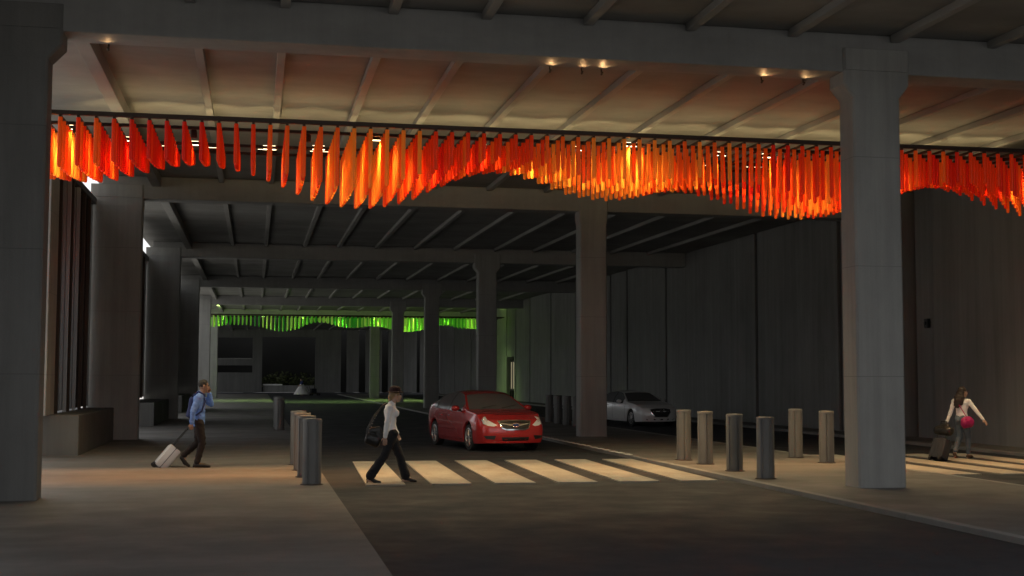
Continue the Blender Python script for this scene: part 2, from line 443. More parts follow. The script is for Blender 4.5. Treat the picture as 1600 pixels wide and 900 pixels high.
# ------------------------------------------------------------------ far end building
t = empty('far_building', (0, YEND+20, 0), 0, 'pale building closing the far end with a big dark opening', 'building')
def wallpiece(x0, x1, z0, z1, mat=M['farwall'], y0=0.0, y1=.5, name='wall'):
    bm = NB(); box(bm, x0, x1, y0, y1, z0, z1, .02); return obj(name, bm, mat, t)
s = 1.136
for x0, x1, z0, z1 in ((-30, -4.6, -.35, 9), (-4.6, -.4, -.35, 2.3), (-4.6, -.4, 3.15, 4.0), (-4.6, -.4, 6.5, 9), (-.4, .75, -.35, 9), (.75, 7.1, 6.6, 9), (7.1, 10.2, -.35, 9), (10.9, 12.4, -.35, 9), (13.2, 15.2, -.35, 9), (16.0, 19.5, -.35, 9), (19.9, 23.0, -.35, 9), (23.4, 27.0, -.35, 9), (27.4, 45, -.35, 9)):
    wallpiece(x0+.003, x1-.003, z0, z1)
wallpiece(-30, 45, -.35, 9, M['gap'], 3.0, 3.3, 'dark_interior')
wallpiece(.9, 7.0, -.35, .75, M['wall'], .6, .9, 'parapet')
wallpiece(.9, 3.2, .752, .9, M['dash'], .55, .95, 'rail')
bm = NB()
for k in range(26):
    x = .9+k*.24; h = .8+random.random()*1.2
    for q in range(14):
        c = Vector((x+random.uniform(-.3, .3), 2.0+random.uniform(-.4, .4), .6+random.random()*h))
        a = Vector((random.uniform(-1, 1), random.uniform(-1, 1), random.uniform(-.5, 1))).normalized()*.28
        e = a.cross(Vector((random.uniform(-1, 1), random.uniform(-1, 1), random.uniform(-1, 1)))).normalized()*.12
        bm.faces.new([bm.verts.new(c-a), bm.verts.new(c+e), bm.verts.new(c+a), bm.verts.new(c-e)])
tag(obj('hedge', bm, simple('dark hedge leaves', (.06, .075, .02), .7, var=.4), loc=(0, YEND+20, 0)), 'dim leafy hedge inside the big dark opening at the far end', 'hedge', kind='stuff')

# ------------------------------------------------------------------ hanging sculptures
BACK = [(-4.1, 5.76), (-3.73, 5.73), (-3.36, 5.7), (-2.92, 5.74), (-2.49, 5.87), (-2.11, 5.98), (-1.8, 6.06), (-1.48, 6.13), (-1.16, 6.16), (-0.84, 6.11), (-0.51, 6.07), (-0.19, 5.99), (0.07, 5.89), (0.4, 5.77), (0.73, 5.62), (1.06, 5.48), (1.4, 5.41), (1.8, 5.34), (2.2, 5.32), (2.54, 5.36), (2.87, 5.44), (3.14, 5.51), (3.49, 5.69), (3.96, 5.92), (4.52, 6.12), (4.94, 6.18), (5.36, 6.14), (5.78, 6.04), (6.21, 5.88), (6.63, 5.74), (7.07, 5.67), (7.5, 5.64), (7.93, 5.69), (8.37, 5.81), (8.81, 5.89), (9.26, 5.88), (9.7, 5.8), (10.15, 5.67), (10.6, 5.51), (11.06, 5.41), (11.51, 5.36), (11.97, 5.36), (12.43, 5.4), (12.82, 5.5), (13.6, 5.95), (14.3, 6.2), (14.81, 6.24), (15.29, 6.18), (15.93, 6.03), (16.41, 5.85), (16.9, 5.72), (17.39, 5.6), (18.4, 5.5)]
FRONT = [(-4.1, 5.45), (-3.4, 5.46), (-2.06, 5.66), (-.73, 5.66), (.4, 5.50), (1.4, 5.28), (2.15, 5.25), (2.74, 5.48), (3.45, 5.72), (4.4, 5.92), (5.2, 5.88), (6.15, 5.57), (7.08, 5.58), (8.45, 5.66), (9.4, 5.6), (10.7, 5.36), (11.8, 5.36), (12.8, 5.6), (13.6, 5.75), (14.6, 5.72), (15.4, 5.5), (17, 5.55), (18.4, 5.5)]
LAMP_TONE = [(-4, .8), (-3.3, .85), (-2.6, .30), (-.5, .35), (.6, .6), (1.3, 1.0), (2.2, 1.05), (2.9, .75), (3.6, .5), (4.9, .6), (5.5, 1.05), (6.4, 1.2), (7.4, 1.2), (8.2, 1.0), (9.2, .8), (9.9, .5), (11, .75), (11.8, .9), (12.6, .65), (14, .2), (15.4, .3), (16.6, .9), (18, .7)]
def rod_mesh(bm, x, y, zt, zb, r, mi):
    n = 10
    rings = []
    for z, k in ((zt, 1), (zb+.05, 1), (zb+.012, .85), (zb, .45)):
        rings.append([(x+r*k*math.cos(2*math.pi*i/n), y+r*k*math.sin(2*math.pi*i/n), z) for i in range(n)])
    vr = ring_loft(bm, rings, True, mi)
    for r_ in vr: pass

def sculpture(name, yf, rows, rowd, x0, x1, pitch, mats, label, lampcol, lamps, zr=6.40, phase=0.0, rnd=1, parts_rows=2, power=40, glow=6.0, rod_r=.034, ups=10, uppow=20, upcol=(1, .68, .30), backpow=110, cone=135, tilt=30, bsize=74):
    rng = random.Random(rnd)
    t = empty(name, (0, yf, zr), 0, label, 'hanging sculpture')
    dep = rowd*(rows-1)
    for fr, hh in ((0, .075), (.9/3.5*dep, .05), (2.62/3.5*dep, .05), (dep, .05)):
        bm = NB(); box(bm, x0-.9, x1+.6, fr-.04, fr+.04, -.005, hh, .006)
        obj('rail', bm, M['steel'], t)
    n = int((x1-x0)/pitch)+1
    rest = NB(); made = 0
    cand = []
    for i in range(n):
        x = x0+i*pitch
        bm = NB(); box(bm, x-.022, x+.022, -.02, dep+.03, -.05, -.006)
        obj('crossbar', bm, M['steel'], t)
        for r in range(rows):
            f = r/(rows-1)
            zb = smooth_interp(FRONT, x+phase)*(1-f)+smooth_interp(BACK, x+phase)*f + rng.uniform(-.006, .006) - .05*math.sin(f*math.pi)
            # amber patches put the lamps' light into the rod colours, plus random variation
            v = interp(LAMP_TONE, x)+.12*math.sin(2*f+x)+rng.uniform(-.30, .42)
            mi = 3 if v < .28 else 0 if v < .70 else 1 if v < 1.1 else 2
            mi = min(mi, len(mats)-1)
            cand.append((r, i, x, r*rowd, zb-zr, mi))
    # the front rows show largest: each of them is a part of its own
    cand.sort(key=lambda c: (c[0], c[1]))
    for k, (r, i, x, y, zb, mi) in enumerate(cand):
        if k < 100 and parts_rows:
            if r >= parts_rows: pass
            bm = NB(); rod_mesh(bm, x, y, -.045, zb, rod_r, 0); obj('rod', bm, mats[mi], t, 40)
        else:
            rod_mesh(rest, x, y, -.045, zb, rod_r, mi)
    o = obj('rear_rods', rest, mats, t, 40); o['kind'] = 'stuff'
    fix = emitter(name+' lamp face', lampcol, glow)
    for k, (lx, ly, pw) in enumerate(lamps):
        f = empty('lamp_fixture', (lx, ly, .0)); f.parent = t
        bm = NB(); box(bm, -.13, .13, -.045, .045, -.035, .03, .008); obj('lamp_body', bm, M['steel'], f)
        bm = NB(); box(bm, -.12, .12, -.03, .03, .0305, .036); box(bm, -.12, .12, -.03, .03, -.041, -.0355); obj('lamp_face', bm, fix, f)
        li = bpy.data.lights.new('rod_light', 'SPOT'); li.energy = pw*power; li.color = lampcol; li.shadow_soft_size = .22; li.spot_size = R(cone); li.spot_blend = .5
        lo = bpy.data.objects.new('rod_light', li); link(lo, f); lo.location = (0, 0, -.07)
    for k in range(ups):
        x = x0+1.0+k*(x1-x0-2)/(ups-1)
        f = empty('uplight', (x, dep, .06)); f.parent = t
        bm = NB(); box(bm, -.20, .20, -.05, .05, 0, .05, .008); obj('lamp_body', bm, M['steel'], f)
        bm = NB(); box(bm, -.19, .19, -.035, .035, .0505, .056); obj('lamp_face', bm, fix, f)
        li = bpy.data.lights.new('ceiling_wash', 'SPOT'); li.energy = uppow; li.color = upcol; li.shadow_soft_size = .08; li.spot_size = R(168); li.spot_blend = .6
        lo = bpy.data.objects.new('ceiling_wash', li); link(lo, f); lo.location = (0, 0, .14); lo.rotation_euler = (R(180), 0, 0)
        li = bpy.data.lights.new('beam_wash', 'SPOT'); li.energy = backpow; li.color = upcol; li.shadow_soft_size = .08; li.spot_size = R(bsize); li.spot_blend = 1
        lo = bpy.data.objects.new('beam_wash', li); link(lo, f); lo.location = (0, .12, .10); lo.rotation_euler = (R(90+tilt), 0, 0)
    return t
lampsO = [(-3.45, 1.2, 1.0), (-2.6, 2.2, .5), (-1.3, 2.4, .4), (.2, 2.6, .5), (1.17, 2.4, .9), (2.2, 1.15, 1.3), (3.2, 2.2, .6), (4.4, 1.6, .6), (5.55, 2.7, .8), (6.3, 1.4, .7), (7.2, .75, 1.0), (8.2, 2.0, .7), (9.3, 1.4, .6), (10.35, 1.4, .9), (11.6, 2.2, 1.1), (12.55, .9, 1.0), (14.4, 2.2, .5), (16.6, 1.6, 1.3), (17.6, 2.4, .7)]
sculpture('hanging_sculpture', 23.6, 10, .392, -4.05, 18.3, .303, RODS_O, 'long wavy sculpture of orange and red hanging rods lit from within', (1, .80, .45), lampsO, rnd=3, power=210, rod_r=.039, ups=20, uppow=6, backpow=66, upcol=(1, .76, .36))
lampsG = [(-2.5, 1.5, 1), (.5, 1.5, 1), (3.5, 1.5, 1.2), (6.3, 1.5, 1.8), (9, 1.5, 1), (12, 1.5, 1), (14.5, 1.5, 1.5), (16.5, 1.5, 1.2)]
sculpture('hanging_sculpture', 98.6, 8, .49, -4.05, 18.3, .303, RODS_G, 'distant wavy sculpture of glowing green hanging rods', (.62, 1, .28), lampsG, rnd=5, power=330, rod_r=.048, ups=9, uppow=170, upcol=(.6, 1, .22), backpow=240, cone=118, tilt=15, bsize=46)
# down lights on the orange sculpture that wash the crosswalk and pavements
for k, x in enumerate((-3.3, -1.2, .9, 3.0, 5.1, 7.2, 9.3, 11.4, 13.5, 15.6, 17.6)):
    t = empty('downlight', (x, 24.5 if x < 1.5 else 25.36, 6.40), 0, f'small bronze downlight on the orange sculpture frame, {["first","second","third","fourth","fifth","sixth","seventh","eighth","ninth","tenth","eleventh"][k]} from the left', 'downlight', 'downlights on the orange sculpture')
    bm = NB(); lathe(bm, [(.05, -.02), (.06, -.05), (.06, -.16), (.045, -.162)], 14); obj('can', bm, M['steel'], t, 40)
    li = bpy.data.lights.new('floor_wash', 'SPOT'); li.energy = 620 if x < 1.5 else 310; li.color = (1, .36, .07) if x < 1.5 else (1, .42, .11); li.spot_size = R(50 if x < 1.5 else 58); li.spot_blend = .9; li.shadow_soft_size = .05
    lo = bpy.data.objects.new('floor_wash', li); link(lo, t); lo.location = (0, 0, -.18)

# ------------------------------------------------------------------ bollards
def bollard_proto():
    t = empty('bollard', (0, 0, 0))
    n = 48; rings = []
    for z, k in ((-.02, 1.0), (.02, 1.0), (1.03, 1.0), (1.045, .985)):
        ring = []
        for i in range(n):
            a = 2*math.pi*i/n
            gr = .87 if i % 8 == 0 else 1.0
            ring.append((.158*k*gr*math.cos(a), .158*k*gr*math.sin(a), z))
        rings.append(ring)
    bm = NB(); ring_loft(bm, rings); obj('post', bm, M['bollard'], t, 30)
    bm = NB(); lathe(bm, [(.162, 1.046), (.163, 1.085), (.156, 1.098), (.05, 1.106)], 40); obj('cap', bm, M['bollard'], t, 30)
    bm = NB(); lathe(bm, [(.19, .001), (.19, .012), (.165, .016)], 32); obj('base_ring', bm, M['steel'], t, 30)
    return t
bl = [(.95, 22.05, 'nearest bollard of the left pavement row, by the woman in black trousers', 'left'),
      (.92, 23.75, 'second bollard of the left pavement row, half hidden behind the nearest one', 'left'),
      (.90, 25.45, 'third bollard of the left pavement row, mostly hidden behind the nearer two', 'left'),
      (.88, 27.1, 'fourth bollard at the back of the left pavement row', 'left'),
      (.82, 44.6, 'distant bollard on the left pavement edge beyond the front row', 'left'),
      (.80, 46.6, 'distant bollard on the left pavement edge just behind another one', 'left'),
      (9.00, 22.0, 'nearest median bollard, first left of the big column', 'median'),
      (9.14, 23.9, 'median bollard second in its row counted from the nearest one', 'median'),
      (9.26, 25.9, 'median bollard third in its row, counted from the nearest one', 'median'),
      (9.25, 27.25, 'farthest median bollard of its row, beside the end of the last crosswalk stripe', 'median'),
      (11.98, 25.9, 'bollard beside the left edge of the big column on the far side of the median', 'median'),
      (12.06, 27.7, 'bollard on the far side of the median, left of its twin by the big column', 'median'),
      (11.60, 46.3, 'distant bollard touching the second column on its left', 'far'),
      (11.62, 47.9, 'distant bollard second to the left of the second column', 'far'),
      (11.62, 49.4, 'distant bollard third to the left of the second column', 'far'),
      (11.62, 50.9, 'distant bollard farthest left of the second column, behind the red car', 'far')]
proto = None
for i, (x, y, lab, gkey) in enumerate(bl):
    if proto is None: proto = o = bollard_proto()
    else: o = copy_tree(proto)
    o.location = (x, y, 0); o.rotation_euler = (0, 0, R((i*37) % 45))
    tag(o, lab, 'bollard', 'grey metal bollards')

# ------------------------------------------------------------------ cars
def make_car(name, loc, yaw, label, P):
    t = empty(name, loc, yaw, label, 'car')
    L_, paint = P['L'], P['paint']
    AX = P['axles']; RW = .33; RA = .375
    def station(s):
        w = smooth_interp(P['w'], s); zt = smooth_interp(P['top'], s); be = min(smooth_interp(P['belt'], s), zt-.02)
        zb = smooth_interp(P['bot'], s)
        g_ = zt-be
        ar = 0
        for a in AX:
            d = abs(s-a)
            if d < RA: ar = RW+math.sqrt(RA*RA-d*d)
        k = min(1, g_/.5)
        yA = .945*w*(1-k)+P['roofw']*k; 
        if k < .25: yA = .945*w*(1-k/.25*.06)-.0*k
        else:
            y1 = .945*w*.94; yA = y1+(P['roofw']-y1)*((k-.25)/.75)
        zA = be+g_*.90
        pts = [(0, zb), (.60*w, zb), (.64*w, max(zb, ar)), (.955*w, max(zb, ar)), (.985*w, max(zb+.10, ar+.012)), (1.0*w, max(.50, ar+.03)), (1.0*w, max(.62, ar+.05)),
               (.985*w, max(be-.10, ar+.07, .64)), (.945*w, be)]
        for i in range(1, len(pts)): 
            if pts[i][1] > be: pts[i] = (pts[i][0], be-.002*(len(pts)-i))
        pts.append(((.945*w+yA)/2+.018*k, be+(zA-be)*.55))
        pts.append((yA, zA))
        for f in (.92, .62, .31, 0):
            pts.append((yA*f, zA+(zt-zA)*(1-f**2.2)))
        return pts
    def warp(s, y, z):
        x = L_/2-s
        fr = max(0, 1-s/.75); x -= P['bow']*fr*(abs(y)/.8)**2.2
        if s < .5:
            q = (1-s/.5)
            x += q*(-.10*max(0, (z-.52)/.25)**2 - .07*max(0, (.33-z)/.14)**2) if z < 1 else 0
        rr = max(0, 1-(L_-s)/.6); x += .12*rr*(abs(y)/.8)**2.2
        return (x, y, z)
    cuts = P['cuts']
    ss = [i*.045 for i in range(int(L_/.045)+1)]
    for c in cuts:
        ss = [s for s in ss if abs(s-c) > .02]; ss += [c-.007, c+.007]
    ss = sorted(set(ss+[L_]))
    secs = [station(s) for s in ss]
    npt = len(secs[0])
    bms = {}
    def get(k):
        if k not in bms: bms[k] = (NB(), {})
        return bms[k]
    full = NB()
    def vert(key, si, i, side):
        bm_, cache = get(key)
        y, z = secs[si][i]
        kk = (si, i, side if y > 1e-6 else 0)
        if kk not in cache: cache[kk] = bm_.verts.new(warp(ss[si], y*side, z))
        return cache[kk]
    ws0, ws1 = P['windscreen']; rs0, rs1 = P['rearglass']; sw0, sw1 = P['sideglass']
    for si in range(len(ss)-1):
        sm = (ss[si]+ss[si+1])/2
        seam = any(abs(sm-c) < .006 for c in cuts)
        for i in range(npt-1):
            for side in (1, -1):
                key = 'body'; mi = 0
                g_ = secs[si][-1][1]-secs[si][8][1]
                if i >= 11 and ws0 < sm < ws1: key = 'windscreen'
                elif i >= 11 and rs0 < sm < rs1: key = 'rear_window'
                elif i in (8, 9) and sw0 < sm < sw1 and g_ > .2:
                    if any(abs(sm-c) < .045 for c in P['pillars']): mi = 1
                    else:
                        key = ('side_window', side, sum(sm > c for c in P['pillars']))
                elif 4 <= i <= 7 and len(cuts) == 3:
                    if seam: mi = 1
                    elif cuts[0] < sm < cuts[1]: key = ('door', side, 0)
                    elif cuts[1] < sm < cuts[2]: key = ('door', side, 1)
                if i <= 2: mi = 1
                v = [vert(key, si, i, side), vert(key, si+1, i, side), vert(key, si+1, i+1, side), vert(key, si, i+1, side)]
                v = list(dict.fromkeys(v))
                if len(v) < 3: continue
                try: f = get(key)[0].faces.new(v if side > 0 else v[::-1])
                except ValueError: continue
                f.material_index = mi
    # front and rear caps
    bmb, cache = get('body')
    for si in (0, len(ss)-1):
        cols = 12
        grid = []
        for i in range(npt):
            y, z = secs[si][i]
            grid.append([bmb.verts.new(warp(ss[si], y*(1-2*c/cols), z)) for c in range(cols+1)])
        for a, b in zip(grid, grid[1:]):
            for c in range(cols):
                try: bmb.faces.new((a[c], a[c+1], b[c+1], b[c]))
                except ValueError: pass
    bmesh.ops.remove_doubles(bmb, verts=bmb.verts[:], dist=.0008)
    bmesh.ops.dissolve_degenerate(bmb, dist=.0004, edges=bmb.edges[:])
    bvh = BVHTree.FromBMesh(bmb)
    names = {}
    for key, (bm_, _) in bms.items():
        nm = key if isinstance(key, str) else key[0]
        if nm in ('windscreen', 'rear_window', 'side_window'): m_ = M['carglass']
        else: m_ = [paint, M['seam']]
        o = obj(nm, bm_, m_, t, 38)
        names[key] = o
        if nm == 'door':
            s_h = cuts[1+key[2]]-.22
            st = station(s_h); y_ = interp([(p[1]+i*1e-6, p[0]) for i, p in enumerate(st[4:9])], P['handle_z'])
            bm = NB(); box(bm, L_/2-s_h-.10, L_/2-s_h+.10, key[1]*(y_+.006)-.012, key[1]*(y_+.006)+.016, P['handle_z']-.018, P['handle_z']+.018, .008)
            obj('handle', bm, P['handle_mat'], o, 40)
    # conforming front details: outlines projected on the body
    def patch(nm, poly, ang, off, thick, mat, parent=t, cuts_n=3, mirror=False):
        res = []
        for sd in ((1, -1) if mirror else (1,)):
            d = Vector((-math.cos(ang), -math.sin(ang)*sd, 0)); side_ = Vector((-math.sin(ang)*sd, math.cos(ang), 0))
            bm = NB()
            f = bm.faces.new([bm.verts.new((p[0]*sd, p[1], 0)) for p in poly])
            bmesh.ops.triangulate(bm, faces=[f])
            bmesh.ops.subdivide_edges(bm, edges=bm.edges[:], cuts=cuts_n, use_grid_fill=True)
            bmesh.ops.triangulate(bm, faces=bm.faces[:])
            top = {}
            ok = True
            for v in bm.verts:
                o_ = Vector((L_/2-.15, v.co.x, v.co.y))-d*3
                hit = bvh.ray_cast(o_, d, 12)
                top[v] = hit[0] if hit[0] is not None else None
            for v in list(bm.verts):
                if top[v] is None:
                    near = [w for w in bm.verts if top[w] is not None]
                    if not near: ok = False; break
                    w = min(near, key=lambda q: (q.co-v.co).length)
                    top[v] = top[w]
            if not ok: bm.free(); continue
            for v in bm.verts: v.co = top[v]-d*off
            r_ = bmesh.ops.extrude_face_region(bm, geom=bm.faces[:])
            vs = [g_ for g_ in r_['geom'] if isinstance(g_, bmesh.types.BMVert)]
            bmesh.ops.translate(bm, verts=vs, vec=d*thick)
            res.append(obj(nm, bm, mat, parent, 50))
        return res
    P['front'](t, patch)
    # wheels
    for a in AX:
        for sd in (1, -1):
            w = empty('wheel', (L_/2-a, sd*(P['track']), RW)); w.parent = t
            if sd < 0: w.rotation_euler = (0, 0, math.pi)
            bm = NB(); lathe(bm, [(.225, -.09), (.31, -.10), (RW, -.075), (RW+.002, .06), (.315, .095), (.235, .10), (.228, .07)], 40, (0, 0, 0), 'y'); obj('tyre', bm, M['rubber'], w, 40)
            bm = NB()
            lathe(bm, [(.232, .02), (.234, .098), (.222, .102), (.215, .05), (.20, .03)], 40, (0, 0, 0), 'y', 0)
            lathe(bm, [(.06, .03), (.06, .088), (.045, .094), (.02, .095)], 20, (0, 0, 0), 'y', 0)
            for k in range(P['spokes']):
                a_ = 2*math.pi*k/P['spokes']
                c_, s_ = math.cos(a_), math.sin(a_)
                for off in ((-.022, .022) if P['spokes'] < 8 else (0,)):
                    p0 = (c_*.045-s_*off, .085, s_*.045+c_*off); p1 = (c_*.222-s_*off*2.2, .078, s_*.222+c_*off*2.2)
                    tube(bm, p0, p1, .016, .013, 6)
            obj('rim', bm, M['alloy'], w, 40)
            bm = NB(); lathe(bm, [(.19, .0), (.19, .03), (.1, .035)], 24, (0, 0, 0), 'y'); obj('brake_disc', bm, M['steel'], w, 40)
    # mirrors
    for sd in (1, -1):
        s_m = ws0+.42
        z_m = smooth_interp(P['belt'], s_m)+.07
        yb = .94*smooth_interp(P['w'], s_m)
        bm = NB()
        bmesh.ops.create_uvsphere(bm, u_segments=14, v_segments=8, radius=1, matrix=Matrix.Translation((L_/2-s_m, sd*(yb+.13), z_m+.02)) @ Matrix.Diagonal((.075, .115, .075, 1)))
        o = obj('wing_mirror', bm, paint, t, 60)
        bm = NB(); tube(bm, (L_/2-s_m, sd*(yb-.05), z_m-.05), (L_/2-s_m, sd*(yb+.08), z_m-.01), .025, .03, 8); obj('mirror_arm', bm, M['black'], o)
    # wipers
    bm = NB()
    for y_ in (-.42, .12):
        p = []
        for q in range(6):
            yy = y_+q*.09; 
            hit = bvh.ray_cast(Vector((6, yy, smooth_interp(P['top'], ws0)+.03+.014*q)), Vector((-1, 0, 0)))
            s_ = ws0+.03+.03*q; p.append(Vector((L_/2-s_-.02*(abs(yy)/.8)**2, yy, smooth_interp(P['top'], s_)+.012)))
        path(bm, p, .008, 5)
    obj('wiper', bm, M['black'], t)
    return t

def red_front(t, patch):
    L = 'x'
    hl = patch('headlight', [(.43, .655), (.50, .625), (.66, .64), (.82, .69), (.87, .77), (.85, .85), (.80, .86), (.72, .79), (.56, .72)], R(30), .006, .02, M['lens'], mirror=True)
    for h in hl:
        sd = 1 if h.data.vertices[0].co.y > 0 else -1
        c = sum((v.co for v in h.data.vertices), Vector())/len(h.data.vertices)
        bm = NB(); sphere(bm, c+Vector((.012, 0, -.01)), (.025, .05, .04)); sphere(bm, c+Vector((-.10, sd*.09, .035)), (.03, .045, .035)); obj('bulb_reflector', bm, M['chrome'], h, 60)
    gs = patch('grille', [(-.40, .745), (-.35, .60), (-.24, .555), (.24, .555), (.35, .60), (.40, .745), (.2, .76), (-.2, .76)], 0, .004, .02, M['black'])
    gr = gs[0]
    for poly in ([(-.435, .765), (-.40, .735), (-.2, .75), (.2, .75), (.40, .735), (.435, .765), (.2, .785), (-.2, .785)], [(-.365, .60), (-.345, .57), (-.24, .53), (.24, .53), (.345, .57), (.365, .60), (.24, .562), (-.24, .562)],
                 [(-.435, .765), (-.365, .595), (-.335, .60), (-.395, .745)], [(.435, .765), (.365, .595), (.335, .60), (.395, .745)], [(-.385, .715), (-.37, .69), (-.1, .635), (.1, .635), (.37, .69), (.385, .715), (.1, .675), (-.1, .675)]):
        patch('grille_bar', poly, 0, .014, .02, M['chrome'], gr, 2)
    ov = [(.095*math.cos(2*math.pi*i/20), .657+.052*math.sin(2*math.pi*i/20)) for i in range(20)]
    iv = [(.078*math.cos(2*math.pi*i/20), .657+.038*math.sin(2*math.pi*i/20)) for i in range(20)]
    patch('badge_ring', ov, 0, .026, .02, M['chrome'], gr, 1); patch('badge', iv, 0, .030, .01, M['badgeblue'], gr, 1)
    bm = NB()
    c = Vector((gr.data.vertices[0].co.x*0+max(v.co.x for v in gr.data.vertices)+.030, 0, .657))
    for (y, z, r) in ((-.035, .006, .010), (-.005, .016, .006), (.02, .008, .006), (.042, .002, .006), (.005, -.012, .006), (.028, -.014, .006)):
        sphere(bm, c+Vector((0, y, z)), r, 8, 5)
    obj('badge_star', bm, M['chrome'], gr)
    patch('air_intake', [(-.36, .36), (-.33, .27), (.33, .27), (.36, .36)], 0, .004, .02, M['black'])
    patch('fog_recess', [(.46, .40), (.50, .30), (.72, .32), (.78, .39)], R(20), .004, .02, M['black'], mirror=True)
    patch('bumper_lip', [(-.72, .235), (-.70, .205), (.70, .205), (.72, .235)], 0, .03, .03, M['redpaint'])
def grey_front(t, patch):
    hl = patch('headlight', [(.46, .70), (.56, .665), (.72, .67), (.86, .72), (.89, .79), (.82, .785), (.62, .745)], R(30), .006, .02, M['lens'], mirror=True)
    gs = patch('grille', [(-.44, .70), (-.42, .58), (-.28, .40), (.28, .40), (.42, .58), (.44, .70), (.2, .735), (-.2, .735)], 0, .004, .02, M['black'])
    gr = gs[0]
    for poly in ([(-.46, .60), (-.30, .385), (-.26, .40), (-.43, .615)], [(.46, .60), (.30, .385), (.26, .40), (.43, .615)], [(-.30, .405), (-.29, .38), (.29, .38), (.30, .405)]):
        patch('grille_wing', poly, 0, .012, .02, M['chrome'], gr, 2)
    ov = [(.075*math.cos(2*math.pi*i/20), .64+.055*math.sin(2*math.pi*i/20)) for i in range(20)]
    iv = [(.060*math.cos(2*math.pi*i/20), .64+.042*math.sin(2*math.pi*i/20)) for i in range(20)]
    patch('badge_ring', ov, 0, .022, .02, M['chrome'], gr, 1); patch('badge', iv, 0, .026, .01, M['black'], gr, 1)
    patch('badge_wing', [(-.055, .665), (0, .625), (.055, .665), (.045, .64), (0, .61), (-.045, .64)], 0, .030, .008, M['chrome'], gr, 1)
    patch('air_intake', [(-.62, .32), (-.56, .27), (.56, .27), (.62, .32)], 0, .004, .02, M['black'])
    patch('bumper_lip', [(-.74, .235), (-.70, .205), (.70, .205), (.74, .235)], 0, .03, .03, M['greypaint'])
redP = dict(L=4.73, paint=M['redpaint'], axles=(.97, 3.72), bow=.20, roofw=.58, track=.79, spokes=10, handle_z=.84, handle_mat=M['redpaint'],
    w=[(0, .76), (.08, .82), (.25, .87), (.6, .905), (1.5, .91), (3.4, .91), (4.2, .885), (4.55, .83), (4.73, .77)],
    top=[(0, .78), (.1, .83), (.3, .89), (.7, .95), (1.22, 1.0), (1.30, 1.03), (2.05, 1.41), (2.3, 1.475), (2.75, 1.50), (3.2, 1.465), (3.45, 1.41), (4.05, 1.13), (4.2, 1.10), (4.6, 1.06), (4.73, 1.0)],
    belt=[(0, .70), (.3, .80), (.7, .86), (1.25, .935), (2.4, .97), (3.6, 1.01), (4.3, 1.02), (4.73, .97)],
    bot=[(0, .21), (.3, .19), (1.3, .19), (3.3, .2), (4.5, .24), (4.73, .28)], windscreen=(1.28, 2.08), rearglass=(3.45, 4.05), sideglass=(1.62, 3.95), pillars=(2.62, 3.62), cuts=(1.42, 2.62, 3.34), front=red_front)
greyP = dict(redP); greyP.update(paint=M['greypaint'], spokes=5, handle_mat=M['greypaint'], front=grey_front, bow=.24, L=4.80,
    top=[(0, .73), (.1, .79), (.3, .85), (.7, .90), (1.35, .975), (1.45, 1.0), (2.2, 1.36), (2.5, 1.42), (2.9, 1.44), (3.3, 1.40), (3.6, 1.34), (4.25, 1.07), (4.4, 1.05), (4.7, 1.02), (4.80, .95)],
    belt=[(0, .68), (.3, .76), (.7, .82), (1.25, .90), (2.4, .93), (3.6, .97), (4.3, .98), (4.80, .93)], windscreen=(1.42, 2.22), rearglass=(3.6, 4.25), sideglass=(1.75, 4.1), axles=(.95, 3.78),
    w=[(0, .76), (.08, .82), (.25, .87), (.6, .91), (1.5, .92), (3.4, .92), (4.2, .89), (4.62, .83), (4.80, .77)], cuts=(1.5, 2.68, 3.4), pillars=(2.68, 3.7))
rc = make_car('parked_car', (6.03, 34.45, ROAD), R(-90+10), 'red sedan with chrome grille waiting behind the crosswalk', redP)
rc.scale = (1.035, 1.035, 1.02)
gc = make_car('parked_car', (14.85, 49.7, ROAD), R(-90+9), 'grey sedan half hidden behind the second concrete column', greyP)

gc.scale = (.96, .96, .95)
# ------------------------------------------------------------------ people
def capsule(bm, p0, p1, r0, r1, sq=(1, 1), n=16):
    p0, p1 = Vector(p0), Vector(p1)
    d = (p1-p0); 
    if d.length < 1e-6: d = Vector((0, 0, .001))
    dn = d.normalized(); 
    f = Vector((1, 0, 0)) if abs(dn.x) < .8 else Vector((0, 0, 1))
    e1 = (f-dn*f.dot(dn)).normalized(); e2 = dn.cross(e1)
    rings = []
    def ring(c, r): return [c+e1*(r*sq[0]*math.cos(2*math.pi*i/n))+e2*(r*sq[1]*math.sin(2*math.pi*i/n)) for i in range(n)]
    for k in range(1, 5):
        a = math.pi/2*(1-k/4)
        rings.append(ring(p0-dn*r0*math.sin(a)*min(sq), max(.02*r0, r0*math.cos(a))))
    rings.append(ring(p0.lerp(p1, .5), (r0+r1)/2))
    for k in range(0, 4):
        a = math.pi/2*(k/4)
        rings.append(ring(p1+dn*r1*math.sin(a)*min(sq), max(.02*r1, r1*math.cos(a))))
    ring_loft(bm, rings)

